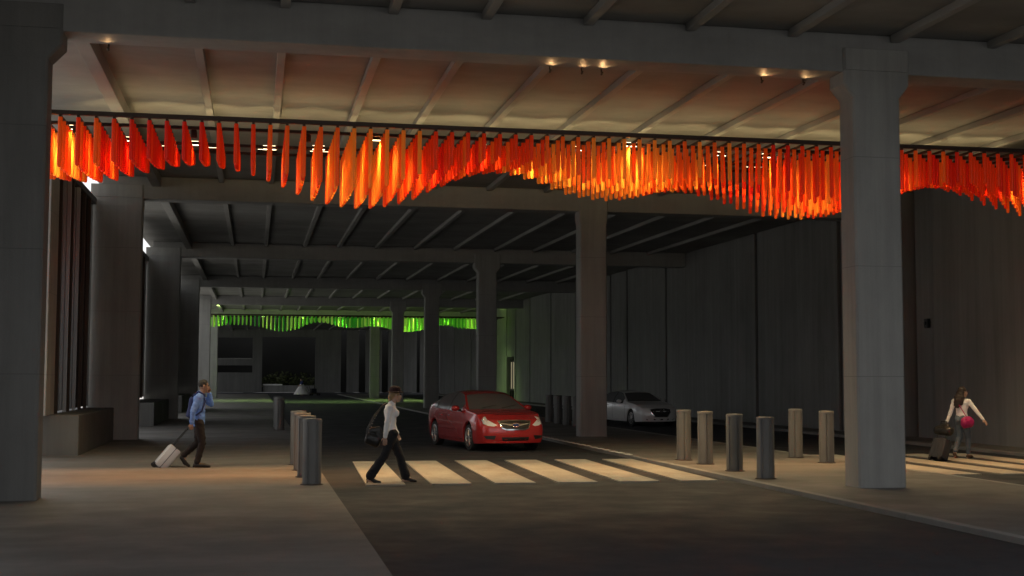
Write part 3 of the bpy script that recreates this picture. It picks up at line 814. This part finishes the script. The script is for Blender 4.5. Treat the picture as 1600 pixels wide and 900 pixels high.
FOLD = {'knit_top': .010, 'trousers': .012, 'shirt': .013, 'blouse': .012, 'jeans': .010, 'jacket': .01, 'pack': .008, 'bag_body': .010, 'hair': .013}
def blob(name, prims, voxel, mat, parent, smooth_it=4, cut=None):
    bm = NB()
    for p in prims:
        if p[0] == 'c': capsule(bm, *p[1:])
        elif p[0] == 's': sphere(bm, p[1], p[2], 16, 10)
    me = bpy.data.meshes.new(name); bmesh.ops.recalc_face_normals(bm, faces=bm.faces[:]); bm.to_mesh(me); bm.free()
    o = bpy.data.objects.new(name, me); COL.objects.link(o)
    md = o.modifiers.new('r', 'REMESH'); md.mode = 'VOXEL'; md.voxel_size = voxel
    sm = o.modifiers.new('s', 'SMOOTH'); sm.iterations = smooth_it; sm.factor = .5
    dg = bpy.context.evaluated_depsgraph_get(); dg.update()
    me2 = bpy.data.meshes.new_from_object(o.evaluated_get(dg))
    o.modifiers.clear(); o.data = me2; me2.name = name
    bpy.data.meshes.remove(me)
    if cut:
        bm = NB(); bm.from_mesh(me2)
        for co, no in cut:
            bmesh.ops.bisect_plane(bm, geom=bm.verts[:]+bm.edges[:]+bm.faces[:], plane_co=co, plane_no=no, clear_outer=True)
        bm.to_mesh(me2); bm.free()
    amp = FOLD.get(name, 0)
    if amp:
        off = Vector((len(prims)*3.1, 0, 0)); nr = [v.normal.copy() for v in me2.vertices]
        for v, n_ in zip(me2.vertices, nr):
            p = Vector((v.co.x*11, v.co.y*11, v.co.z*17+v.co.x*9))+off
            q = noise.noise(p)+.5*noise.noise(p*2.3)
            v.co += n_*amp*.9*max(-.25, q)
    me2.materials.clear(); me2.materials.append(mat); me2.shade_smooth()
    o.parent = parent
    return o

def V(*a): return Vector(a)
def hand(prims, wrist, dirv, palmn, s=1.0, curl=.5, side=1):
    """palm and five separate fingers; dirv points along the fingers, palmn out of the palm"""
    d = Vector(dirv).normalized(); n = Vector(palmn); n = (n-d*n.dot(d)).normalized(); a = d.cross(n)*side
    w = Vector(wrist)
    for k in (-1, 0, 1): prims.append(('c', w+a*k*.012*s, w+d*.085*s+a*k*.026*s, .016*s, .0125*s))
    for k, ln in ((-1.5, .060), (-.5, .076), (.5, .082), (1.5, .074)):
        b = w+d*.09*s+a*k*.0215*s
        m_ = b+(d*math.cos(curl)+n*math.sin(curl))*ln*.5*s
        e = m_+(d*math.cos(curl*2)+n*math.sin(curl*2))*ln*.5*s
        prims.append(('c', b-d*.02*s, m_, .0092*s, .0085*s)); prims.append(('c', m_, e, .0085*s, .0072*s))
    b = w+d*.03*s+a*.030*s
    m_ = b+(d*.6+a*.7+n*.3).normalized()*.04*s; e = m_+(d*.9+a*.15+n*.45).normalized()*.032*s
    prims.append(('c', b, m_, .0125*s, .010*s)); prims.append(('c', m_, e, .010*s, .008*s))

def head(prims, c, fwd, s=1.0, up=(0, 0, 1)):
    f = Vector(fwd).normalized(); u = Vector(up); u = (u-f*u.dot(f)).normalized(); l = u.cross(f)
    c = Vector(c)
    prims.append(('s', c+u*.025*s-f*.008*s, (.092*s, .078*s, .100*s)))
    prims.append(('c', c+f*.038*s-u*.02*s, c+f*.052*s-u*.085*s, .058*s, .036*s))
    prims.append(('c', c+f*.086*s+u*.012*s, c+f*.104*s-u*.022*s, .010*s, .014*s))
    prims.append(('c', c+f*.084*s-u*.052*s, c+f*.084*s-u*.053*s, .018*s, .018*s))
    for k in (-1, 1): prims.append(('c', c+l*k*.078*s+u*.012*s, c+l*k*.078*s-u*.03*s, .016*s, .012*s))
def face_bits(parent, c, fwd, s=1.0):
    f = Vector(fwd).normalized(); l = V(0, 0, 1).cross(f); c = Vector(c)
    for k in (-1, 1):
        bm = NB(); sphere(bm, c+f*.082*s+l*k*.031*s+V(0, 0, .012*s), .0115*s, 10, 6); obj('eye', bm, M['eye'], parent, 60)
    bm = NB(); sphere(bm, c+f*.100*s-V(0, 0, .053*s), (.010*s, .022*s, .010*s), 10, 6); obj('lips', bm, M['lip'], parent, 60)

def leg_prims(hip, knee, ankle, r=(.085, .058, .042)):
    return [('c', hip, knee, r[0], r[1]), ('c', knee, ankle, r[1], r[2])]
def foot(ankle, toe, r=.038):
    a, t_ = Vector(ankle), Vector(toe)
    heel = Vector((a.x, a.y, 0))-(t_-a)*V(1, 1, 0)*.22; heel.z = max(.03, a.z-.075)
    return [('c', a, heel, r*.95, r*.85), ('c', heel, t_, r*.85, r*.62, (1, 1)), ('c', a, a.lerp(t_, .6), r*.9, r*.6)]

# --- woman striding over the crosswalk
def woman_crossing(loc, yaw, s):
    t = empty('person', loc, yaw, 'woman in dark hat, white knit top and black trousers striding over the crosswalk', 'person'); t.scale = (s, s, s)
    hipR, hipL = V(.02, -.085, .87), V(.0, .085, .87)
    kR, aR, tR = V(-.13, -.09, .48), V(-.375, -.095, .145), V(-.23, -.10, .035)
    kL, aL, tL = V(.17, .09, .48), V(.275, .095, .12), V(.435, .10, .035)
    shR, shL = V(-.045, -.165, 1.335), V(-.02, .165, 1.335)
    elR, wrR = V(-.10, -.215, 1.06), V(-.125, -.20, .83)
    elL, wrL = V(.02, .215, 1.07), V(.13, .19, .88)
    hc = V(.075, 0, 1.545)
    pr = [('c', V(0, 0, .88), V(-.005, 0, 1.06), .125, .098, (.85, 1.12)), ('c', V(-.005, 0, 1.06), V(-.01, 0, 1.26), .10, .125, (.85, 1.15)), ('c', shR, shL, .055, .055),
          ('c', V(-.01, 0, 1.33), V(.05, 0, 1.46), .06, .050)]
    for sd in (-1, 1): pr.append(('s', V(.070, sd*.065, 1.235), (.060, .062, .066)))
    pr += leg_prims(hipR, kR, aR)+leg_prims(hipL, kL, aL)+foot(aR, tR, .034)+foot(aL, tL, .034)
    pr += [('c', shR, elR, .047, .036), ('c', elR, wrR, .035, .025), ('c', shL, elL, .047, .036), ('c', elL, wrL, .035, .025)]
    hand(pr, wrR, (-.06, .02, -1), (.2, 1, 0), 1, .35, -1); hand(pr, wrL, (.3, -.1, -1), (.2, -1, 0), 1, .5, 1)
    head(pr, hc, (1, .02, -.03))
    blob('body', pr, .0075, M['skin'], t, 3)
    face_bits(t, hc, (1, .02, 0))
    tp = [('c', V(0, 0, .865), V(-.005, 0, 1.06), .138, .110, (.85, 1.13)), ('c', V(-.005, 0, 1.06), V(-.01, 0, 1.27), .113, .135, (.85, 1.15)), ('c', shR, shL, .064, .064), ('c', V(-.01, 0, 1.34), V(.01, 0, 1.40), .082, .066)]
    for sd in (-1, 1): tp.append(('s', V(.073, sd*.066, 1.235), (.066, .070, .072)))
    tp += [('c', shR, elR, .058, .050), ('c', elR, wrR, .048, .040), ('c', shL, elL, .058, .050), ('c', elL, wrL, .048, .040)]
    blob('knit_top', tp, .011, M['whitetop'], t, 3)
    tr = [('c', V(0, 0, .80), V(0, 0, .93), .130, .120, (.88, 1.14)), ('c', hipR, kR, .098, .074), ('c', kR, aR.lerp(kR, .08)-V(.01, 0, .02), .072, .085), ('c', hipL, kL, .098, .074), ('c', kL, aL.lerp(kL, .08)-V(-.01, 0, .02), .072, .085)]
    blob('trousers', tr, .012, M['blacktrouser'], t, 4)
    for a, to in ((aR, tR), (aL, tL)):
        sh = [('c', V(a.x-.01, a.y, a.z-.03), to+V(-.05, 0, .012), .045, .036), ('c', to-V(.05, 0, -.012), to+V(.03, 0, -.004), .036, .026), ('c', V(a.x-.045, a.y, a.z-.05), V(a.x-.05, a.y, .012), .020, .010)]
        blob('shoe', sh, .008, M['black'], t, 2)
    hr = [('s', hc+V(-.022, 0, .035), (.098, .088, .095)), ('c', hc+V(-.075, 0, .0), hc+V(-.095, 0, -.075), .055, .035)]
    blob('hair', hr, .010, M['hairblond'], t, 2, cut=[(hc+V(.045, 0, 0), V(1, 0, -.2))])
    bm = NB()
    lathe(bm, [(.150, .052), (.152, .060), (.105, .072), (.104, .115), (.090, .150), (.05, .166), (.005, .168)], 28, (hc.x-.008, hc.y, hc.z))
    obj('hat', bm, M['hat'], t, 50)
    return t
WS = 1.0
woman_crossing((2.36, 22.9, ROAD+.0), R(2), 1.0)
# her shoulder bag
t = empty('shoulder_bag', (2.36, 22.9, ROAD), R(2), 'large black leather bag hanging behind the woman in the hat', 'bag')
bp = [('c', V(-.24, .02, .74), V(-.40, .02, .80), .115, .10, (1, .62)), ('c', V(-.20, .02, .94), V(-.36, .02, .92), .07, .06, (1, .6)), ('c', V(-.20, .02, .80), V(-.22, .02, .95), .09, .06, (1, .6))]
blob('bag_body', bp, .012, M['leather'], t, 4)
bm = NB(); path(bm, [V(-.43, .05, .80), V(-.42, .06, .95), V(-.30, .09, 1.18), V(-.16, .12, 1.34), V(-.05, .14, 1.405), V(.02, .13, 1.38)], .013, 8); path(bm, [V(-.43, -.02, .80), V(-.40, -.01, .98), V(-.30, .04, 1.15), V(-.17, .10, 1.31)], .010, 8); obj('strap', bm, M['leather'], t, 50)
bm = NB()
for k in range(9):
    f = k/8; p = V(-.44, -.01, .80).lerp(V(-.26, .06, 1.19), f); sphere(bm, p, .013, 8, 5)
obj('chain_trim', bm, M['chrome'], t)

# --- man with phone and silver suitcase
def man_phone(loc, yaw, s):
    t = empty('person', loc, yaw, 'man in blue shirt holding a phone to his ear, walking on the left pavement', 'person'); t.scale = (s, s, s)
    hipR, hipL = V(.0, -.09, .92), V(.0, .09, .92)
    kR, aR, tR = V(.075, -.095, .50), V(-.02, -.10, .085), V(.175, -.105, .03)
    kL, aL, tL = V(-.02, .09, .50), V(-.30, .095, .22), V(-.235, .10, .03)
    shR, shL = V(-.01, -.195, 1.43), V(.01, .195, 1.43)
    elR, wrR = V(-.11, -.25, 1.14), V(-.13, -.235, .90)
    elL, wrL = V(.23, .20, 1.28), V(.185, .135, 1.52)
    hc = V(.085, 0, 1.645)
    pr = [('c', V(0, 0, .93), V(0, 0, 1.12), .135, .125, (.80, 1.12)), ('c', V(0, 0, 1.12), V(0, 0, 1.36), .125, .145, (.82, 1.18)), ('c', shR, shL, .062, .062), ('c', V(.01, 0, 1.43), V(.065, 0, 1.56), .066, .060)]
    pr += leg_prims(hipR, kR, aR, (.09, .062, .046))+leg_prims(hipL, kL, aL, (.09, .062, .046))+foot(aR, tR, .04)
    pr += [('c', aL, tL+V(-.03, 0, .06), .038, .035), ('c', tL+V(-.03, 0, .05), tL+V(.03, 0, 0), .034, .026)]
    pr += [('c', shR, elR, .054, .042), ('c', elR, wrR, .040, .029), ('c', shL, elL, .054, .042), ('c', elL, wrL, .040, .029)]
    hand(pr, wrR, (-.15, .05, -1), (.2, 1, 0), 1.05, .8, -1); hand(pr, wrL, (-.25, -.25, 1), (-.5, -.9, 0), 1.05, .75, 1)
    head(pr, hc, (1, 0, -.05), 1.06)
    blob('body', pr, .0078, M['skin2'], t, 3)
    face_bits(t, hc, (1, 0, 0), 1.06)
    sp = [('c', V(-.005, 0, .90), V(0, 0, 1.12), .155, .145, (.82, 1.12)), ('c', V(0, 0, 1.12), V(0, 0, 1.37), .145, .158, (.82, 1.18)), ('c', shR, shL, .076, .076), ('c', V(.01, 0, 1.44), V(.02, 0, 1.50), .09, .074),
          ('c', shR, elR, .070, .060), ('c', elR, wrR.lerp(elR, .05), .058, .046), ('c', shL, elL, .070, .060), ('c', elL, wrL.lerp(elL, .15), .058, .046)]
    blob('shirt', sp, .012, M['blueshirt'], t, 3, cut=[(V(0, 0, .80), V(0, 0, -1))])
    tr = [('c', V(0, 0, .86), V(0, 0, .95), .140, .135, (.84, 1.12)), ('c', hipR, kR, .102, .076), ('c', kR, aR+V(0, 0, .02), .074, .060), ('c', hipL, kL, .102, .076), ('c', kL, aL+V(.0, 0, .02), .074, .060)]
    blob('trousers', tr, .012, M['maroontrouser'], t, 3)
    blob('shoe', [('c', aR+V(-.035, 0, -.03), tR+V(-.05, 0, .018), .048, .044), ('c', tR+V(-.06, 0, .014), tR+V(.05, 0, 0), .044, .030), ('c', aR+V(-.06, 0, -.05), aR+V(-.06, 0, -.055), .028, .028)], .009, M['black'], t, 2)
    blob('shoe', [('c', aL+V(-.03, 0, -.02), tL+V(-.03, 0, .06), .050, .044), ('c', tL+V(-.035, 0, .06), tL+V(.045, 0, 0), .044, .030)], .009, M['black'], t, 2)
    hr = [('s', hc+V(-.018, 0, .045), (.104, .090, .098))]
    blob('hair', hr, .010, M['hairblack'], t, 2, cut=[(hc+V(.06, 0, .05), V(1, 0, -.55)), (hc+V(0, 0, -.045), V(0, 0, -1))])
    return t
man_phone((-1.09, 26.55, 0), R(0), .975)
t = empty('mobile_phone', (-1.09+.155, 26.55+.10, 1.50), R(0), 'small dark phone held to the ear of the man in blue', 'phone')
bm = NB(); box(bm, -.008, .008, -.02, .02, -.0, .14, .004, rot=Matrix.Rotation(R(-14), 3, 'Y')); obj('case', bm, M['black'], t)
t = empty('backpack', (-1.09, 26.55, 0), R(0), 'navy blue backpack on the back of the man with the phone', 'backpack')
blob('pack', [('c', V(-.17, .06, 1.04), V(-.14, .06, 1.34), .11, .09, (.7, 1.1)), ('c', V(-.22, .06, 1.03), V(-.20, .06, 1.15), .06, .05, (.7, 1.2))], .012, M['navy'], t, 4)
bm = NB()
for sd in (-.125, .125): path(bm, [V(-.12, sd, 1.42), V(-.01, sd, 1.50), V(.09, sd, 1.45), V(.115, sd*1.05, 1.3), V(.06, sd*1.4, 1.12), V(-.06, sd*1.5, 1.03)], .016, 8)
obj('strap', bm, M['navy'], t, 60)

def suitcase(loc, yaw, label, shell, tilt, hlen, size=(.26, .40, .56)):
    """upright case built round its wheel axle, leaning back by tilt and towed towards +x"""
    t = empty('suitcase', loc, yaw, label, 'suitcase')
    d, w, h = size
    rot = Matrix.Rotation(tilt, 4, 'Y')
    def put(bm): bmesh.ops.transform(bm, matrix=Matrix.Translation((0, 0, .045)) @ rot, verts=bm.verts[:])
    bm = NB(); box(bm, 0, d, -w/2, w/2, .04, h, .045)
    put(bm); sh = obj('shell', bm, shell, t, 50)
    bm = NB(); box(bm, d*.47, d*.53, -w/2-.004, w/2+.004, .036, h+.004, .012); put(bm); obj('zip_band', bm, M['black'], t, 50)
    bm = NB()
    for k in range(4): box(bm, -.006, d*.42, -w/2+.05+k*.09, -w/2+.068+k*.09, .09, h-.05, .004)
    put(bm); obj('rib', bm, shell, sh, 50)
    bm = NB()
    for y_ in (-.11, .11): tube(bm, (.05, y_, h-.02), (.05, y_, h+hlen), .010, .010, 8)
    tube(bm, (.05, -.125, h+hlen), (.05, .125, h+hlen), .016, .016, 8); put(bm); obj('pull_handle', bm, M['black'], t, 60)
    for y_ in (-w/2+.06, w/2-.06):
        bm = NB(); lathe(bm, [(.02, -.018), (.043, -.018), (.045, 0), (.043, .018), (.02, .018)], 18, (.02, y_, .002), 'y')
        bmesh.ops.transform(bm, matrix=Matrix.Translation((0, 0, .045)), verts=bm.verts[:]); obj('caster', bm, M['rubber'], t, 40)
    bm = NB()
    for y_ in (-w/2+.06, w/2-.06): box(bm, -.02, .07, y_-.03, y_+.03, .012, .075, .01)
    put(bm); obj('caster_bracket', bm, M['black'], t)
    return t
suitcase((-1.98, 26.75, 0), R(8), 'silver wheeled suitcase towed by the man with the phone', M['silver'], R(40), .42, (.25, .38, .54))

# --- woman with the pink bag, seen from behind
def woman_behind(loc, yaw, s):
    t = empty('person', loc, yaw, 'woman with long dark hair in white blouse walking away over the right crosswalk', 'person'); t.scale = (s, s, s)
    hipR, hipL = V(.0, -.085, .88), V(.0, .085, .88)
    kR, aR, tR = V(.14, -.08, .50), V(.12, -.085, .10), V(.28, -.10, .03)
    kL, aL, tL = V(.03, .08, .48), V(-.22, .085, .15), V(-.12, .09, .035)
    shR, shL = V(.02, -.17, 1.34), V(-.02, .17, 1.34)
    elR, wrR = V(.04, -.33, 1.12), V(.07, -.48, .93)
    elL, wrL = V(-.10, .23, 1.08), V(-.19, .28, .86)
    hc = V(.05, -.02, 1.555)
    fw = V(.75, -.62, -.05)
    pr = [('c', V(0, 0, .88), V(0, 0, 1.07), .13, .098, (.85, 1.12)), ('c', V(0, 0, 1.07), V(0, 0, 1.27), .10, .122, (.82, 1.15)), ('c', shR, shL, .053, .053), ('c', V(0, 0, 1.33), V(.03, -.01, 1.46), .058, .048)]
    for sd in (-1, 1): pr.append(('s', V(.085, sd*.065, 1.235), (.06, .065, .065)))
    pr += leg_prims(hipR, kR, aR, (.09, .058, .04))+leg_prims(hipL, kL, aL, (.09, .058, .04))+foot(aR, tR, .034)+foot(aL, tL, .034)
    pr += [('c', shR, elR, .045, .035), ('c', elR, wrR, .034, .024), ('c', shL, elL, .045, .035), ('c', elL, wrL, .034, .024)]
    hand(pr, wrR, (.15, -.6, -.8), (.3, .7, -.6), 1, .3, -1); hand(pr, wrL, (-.3, .1, -1), (.3, -1, 0), 1, .85, 1)
    head(pr, hc, fw)
    blob('body', pr, .0075, M['skin'], t, 3)
    face_bits(t, hc, fw)
    tp = [('c', V(0, 0, .98), V(0, 0, 1.09), .128, .112, (.85, 1.12)), ('c', V(0, 0, 1.08), V(0, 0, 1.28), .112, .133, (.84, 1.15)), ('c', shR, shL, .062, .062), ('c', V(0, 0, 1.34), V(.01, 0, 1.40), .075, .058)]
    for sd in (-1, 1): tp.append(('s', V(.088, sd*.066, 1.235), (.066, .07, .072)))
    tp += [('c', shR, elR, .056, .047), ('c', elR, wrR, .046, .036), ('c', shL, elL, .056, .047), ('c', elL, wrL, .046, .036)]
    blob('blouse', tp, .011, M['whiteblouse'], t, 3, cut=[(V(0, 0, .955), V(0, 0, -1))]) if False else blob('blouse', tp, .011, M['whiteblouse'], t, 3)
    tr = [('c', V(0, 0, .85), V(0, 0, .97), .135, .120, (.92, 1.14)), ('s', V(-.06, .06, .90), (.10, .10, .11)), ('s', V(-.06, -.06, .90), (.10, .10, .11)), ('c', hipR, kR, .102, .070), ('c', kR, aR+V(0, 0, .03), .066, .050), ('c', hipL, kL, .102, .070), ('c', kL, aL+V(0, 0, .03), .066, .050)]
    blob('jeans', tr, .012, M['greyjean'], t, 3)
    for a, to in ((aR, tR), (aL, tL)):
        blob('shoe', [('c', a+V(-.03, 0, -.045), to+V(-.04, 0, .012), .042, .036), ('c', to+V(-.05, 0, .01), to+V(.03, 0, 0), .036, .026)], .009, M['tan'], t, 2)
    hr = [('s', hc+V(-.02, .02, .035), (.106, .096, .102)), ('c', hc+V(-.07, .03, .0), V(-.115, .02, 1.37), .085, .075, (.7, 1.2)), ('c', V(-.115, .02, 1.37), V(-.13, .05, 1.20), .090, .040, (.55, 1.25)), ('c', V(-.08, -.05, 1.42), V(-.11, -.04, 1.27), .06, .03), ('c', V(-.09, .08, 1.42), V(-.12, .11, 1.25), .055, .025)]
    f2 = fw.normalized()
    blob('hair', hr, .011, M['hairdark'], t, 2, cut=[(hc+f2*.045, f2)])
    return t
WB, WBY = (16.12, 27.55, ROAD+.02), R(36)
woman_behind(WB, WBY, .985)
t = empty('handbag', WB, WBY, 'round magenta handbag at the hip of the woman in the white blouse', 'handbag')
blob('bag_body', [('c', V(-.15, -.13, .83), V(-.02, -.21, .84), .125, .115, (1.05, .75)), ('c', V(-.14, -.14, .90), V(-.03, -.20, .91), .08, .07, (1.0, .7))], .012, M['pink'], t, 4)
bm = NB(); path(bm, [V(-.12, -.17, .96), V(-.15, -.08, 1.12), V(-.14, .02, 1.28), V(-.07, .11, 1.40), V(.02, .12, 1.38)], .011, 8); obj('strap', bm, M['pink'], t, 60)
cx, cy = 15.06, 26.95
st = suitcase((cx, cy, ROAD+.02), R(25), 'dark navy suitcase towed by the woman with the pink bag', M['darkcase'], R(26), .28, (.26, .36, .52))
t = empty('duffel_bag', (cx+.30, cy+.12, ROAD+.02), R(25), 'dark duffel bag resting on top of the navy suitcase', 'bag')
blob('bag_body', [('c', V(.02, -.14, .66), V(.06, .16, .67), .12, .12, (1, .9)), ('c', V(.08, -.06, .76), V(.10, .10, .77), .08, .07, (1, .8))], .014, M['black'], t, 4)
bm = NB(); path(bm, [V(.02, -.10, .76), V(.04, -.08, .87), V(.06, .08, .87), V(.04, .10, .76)], .014, 8); obj('carry_handle', bm, M['black'], t, 60)

# --- far figure in a white skirt beside a dark cart
def far_person():
    t = empty('person', (4.55, 131.0, ROAD), R(200), 'tiny distant figure in dark top and wide white skirt at the far end', 'person')
    pr = [('c', V(-.1, 0, .05), V(0, 0, .9), .07, .09), ('c', V(.12, .1, .05), V(0, 0, .9), .07, .09), ('c', V(0, 0, .9), V(.02, 0, 1.3), .12, .15, (.8, 1.1)), ('c', V(.02, -.16, 1.36), V(.02, .16, 1.36), .06, .06), ('c', V(.02, 0, 1.36), V(.06, 0, 1.48), .06, .05),
          ('c', V(.02, -.18, 1.35), V(.1, -.24, 1.08), .05, .04), ('c', V(.1, -.24, 1.08), V(.3, -.2, .98), .04, .03), ('c', V(.02, .18, 1.35), V(.1, .24, 1.08), .05, .04), ('c', V(.1, .24, 1.08), V(.3, .2, .98), .04, .03)]
    hand(pr, V(.3, -.2, .98), (1, 0, -.2), (0, 0, -1), 1, .6, -1); hand(pr, V(.3, .2, .98), (1, 0, -.2), (0, 0, -1), 1, .6, 1)
    head(pr, V(.07, 0, 1.57), (1, 0, -.1))
    blob('body', pr, .014, M['skin'], t, 2)
    bm = NB(); lathe(bm, [(.80, .12), (.78, .16), (.62, .45), (.40, .80), (.20, 1.08), (.15, 1.15)], 32); obj('skirt', bm, M['whiteblouse'], t, 60)
    blob('jacket', [('c', V(0, 0, 1.05), V(.02, 0, 1.32), .15, .165, (.85, 1.12)), ('c', V(.02, -.17, 1.36), V(.02, .17, 1.36), .075, .075), ('c', V(.02, -.18, 1.35), V(.1, -.24, 1.08), .066, .055), ('c', V(.02, .18, 1.35), V(.1, .24, 1.08), .066, .055)], .016, M['navy'], t, 3)
    blob('hair', [('s', V(.05, 0, 1.61), (.11, .10, .11))], .014, M['hairdark'], t, 2, cut=[(V(.11, 0, 1.6), V(1, 0, 0))])
far_person()
t = empty('luggage_cart', (5.85, 131.2, ROAD), R(20), 'tiny dark luggage cart beside the figure in the white skirt', 'luggage cart')
bm = NB(); box(bm, -.5, .5, -.3, .3, .18, .24, .02); obj('platform', bm, M['steel'], t)
bm = NB(); path(bm, [V(-.5, -.28, .22), V(-.75, -.28, 1.0), V(-.75, .28, 1.0), V(-.5, .28, .22)], .025); obj('handle', bm, M['steel'], t)
bm = NB(); box(bm, -.42, .1, -.25, .25, .245, .70, .05); obj('case', bm, M['darkcase'], t)
for x in (-.38, .38):
    for y in (-.25, .25):
        bm = NB(); lathe(bm, [(.03, -.03), (.085, -.03), (.09, 0), (.085, .03), (.03, .03)], 14, (x, y, .092), 'y'); obj('caster', bm, M['rubber'], t)

# ------------------------------------------------------------------ world, sun, camera
w = bpy.data.worlds.new('World'); scene.world = w; w.use_nodes = True
nt = w.node_tree; nt.nodes.clear()
sky = nt.nodes.new('ShaderNodeTexSky'); sky.sky_type = 'NISHITA'; sky.sun_disc = False
sky.sun_elevation = R(61.6); sky.sun_rotation = R(18.8); sky.air_density = 1.0; sky.dust_density = 3.0
hs = nt.nodes.new('ShaderNodeHueSaturation'); hs.inputs['Saturation'].default_value = .08
bg = nt.nodes.new('ShaderNodeBackground'); bg.inputs[1].default_value = .15
wo = nt.nodes.new('ShaderNodeOutputWorld')
nt.links.new(sky.outputs[0], hs.inputs['Color']); nt.links.new(hs.outputs[0], bg.inputs[0]); nt.links.new(bg.outputs[0], wo.inputs[0])

sun = bpy.data.lights.new('sun', 'SUN'); sun.energy = 5.0; sun.angle = R(.5); sun.color = (1, .98, .95)
so = bpy.data.objects.new('sun', sun); link(so)
so.rotation_euler = Vector((-.34, -1, -1.95)).to_track_quat('-Z', 'Y').to_euler()
cam = bpy.data.cameras.new('camera'); co = bpy.data.objects.new('camera', cam); link(co)
yaw, pit, rol = R(11.195), R(3.957), R(.149)
fwd = Vector((math.sin(yaw)*math.cos(pit), math.cos(yaw)*math.cos(pit), math.sin(pit)))
rt = Vector((math.cos(yaw), -math.sin(yaw), 0)); up = rt.cross(fwd)
r_ = rt*math.cos(rol)+up*math.sin(rol); u_ = -rt*math.sin(rol)+up*math.cos(rol)
mt = Matrix.Identity(4)
for i in range(3):
    mt[i][0] = r_[i]; mt[i][1] = u_[i]; mt[i][2] = -fwd[i]
mt[0][3], mt[1][3], mt[2][3] = 0, 0, 1.8
co.matrix_world = mt
cam.sensor_width = 36; cam.lens = 36*2017.84/1600; cam.clip_end = 3000; cam.clip_start = .1
scene.camera = co
scene.view_settings.view_transform = 'Standard'; scene.view_settings.look = 'None'
scene.view_settings.exposure = 0.45; scene.view_settings.gamma = 1.0
try: scene.view_settings.use_curve_mapping = False
except Exception: pass
scene.render.engine = 'CYCLES'
cy_ = scene.cycles
cy_.use_denoising = True
try: cy_.denoiser = 'OPENIMAGEDENOISE'
except Exception: pass
cy_.max_bounces = 8; cy_.diffuse_bounces = 4; cy_.glossy_bounces = 4; cy_.transmission_bounces = 6
cy_.sample_clamp_indirect = 6.0
cy_.caustics_reflective = False; cy_.caustics_refractive = False
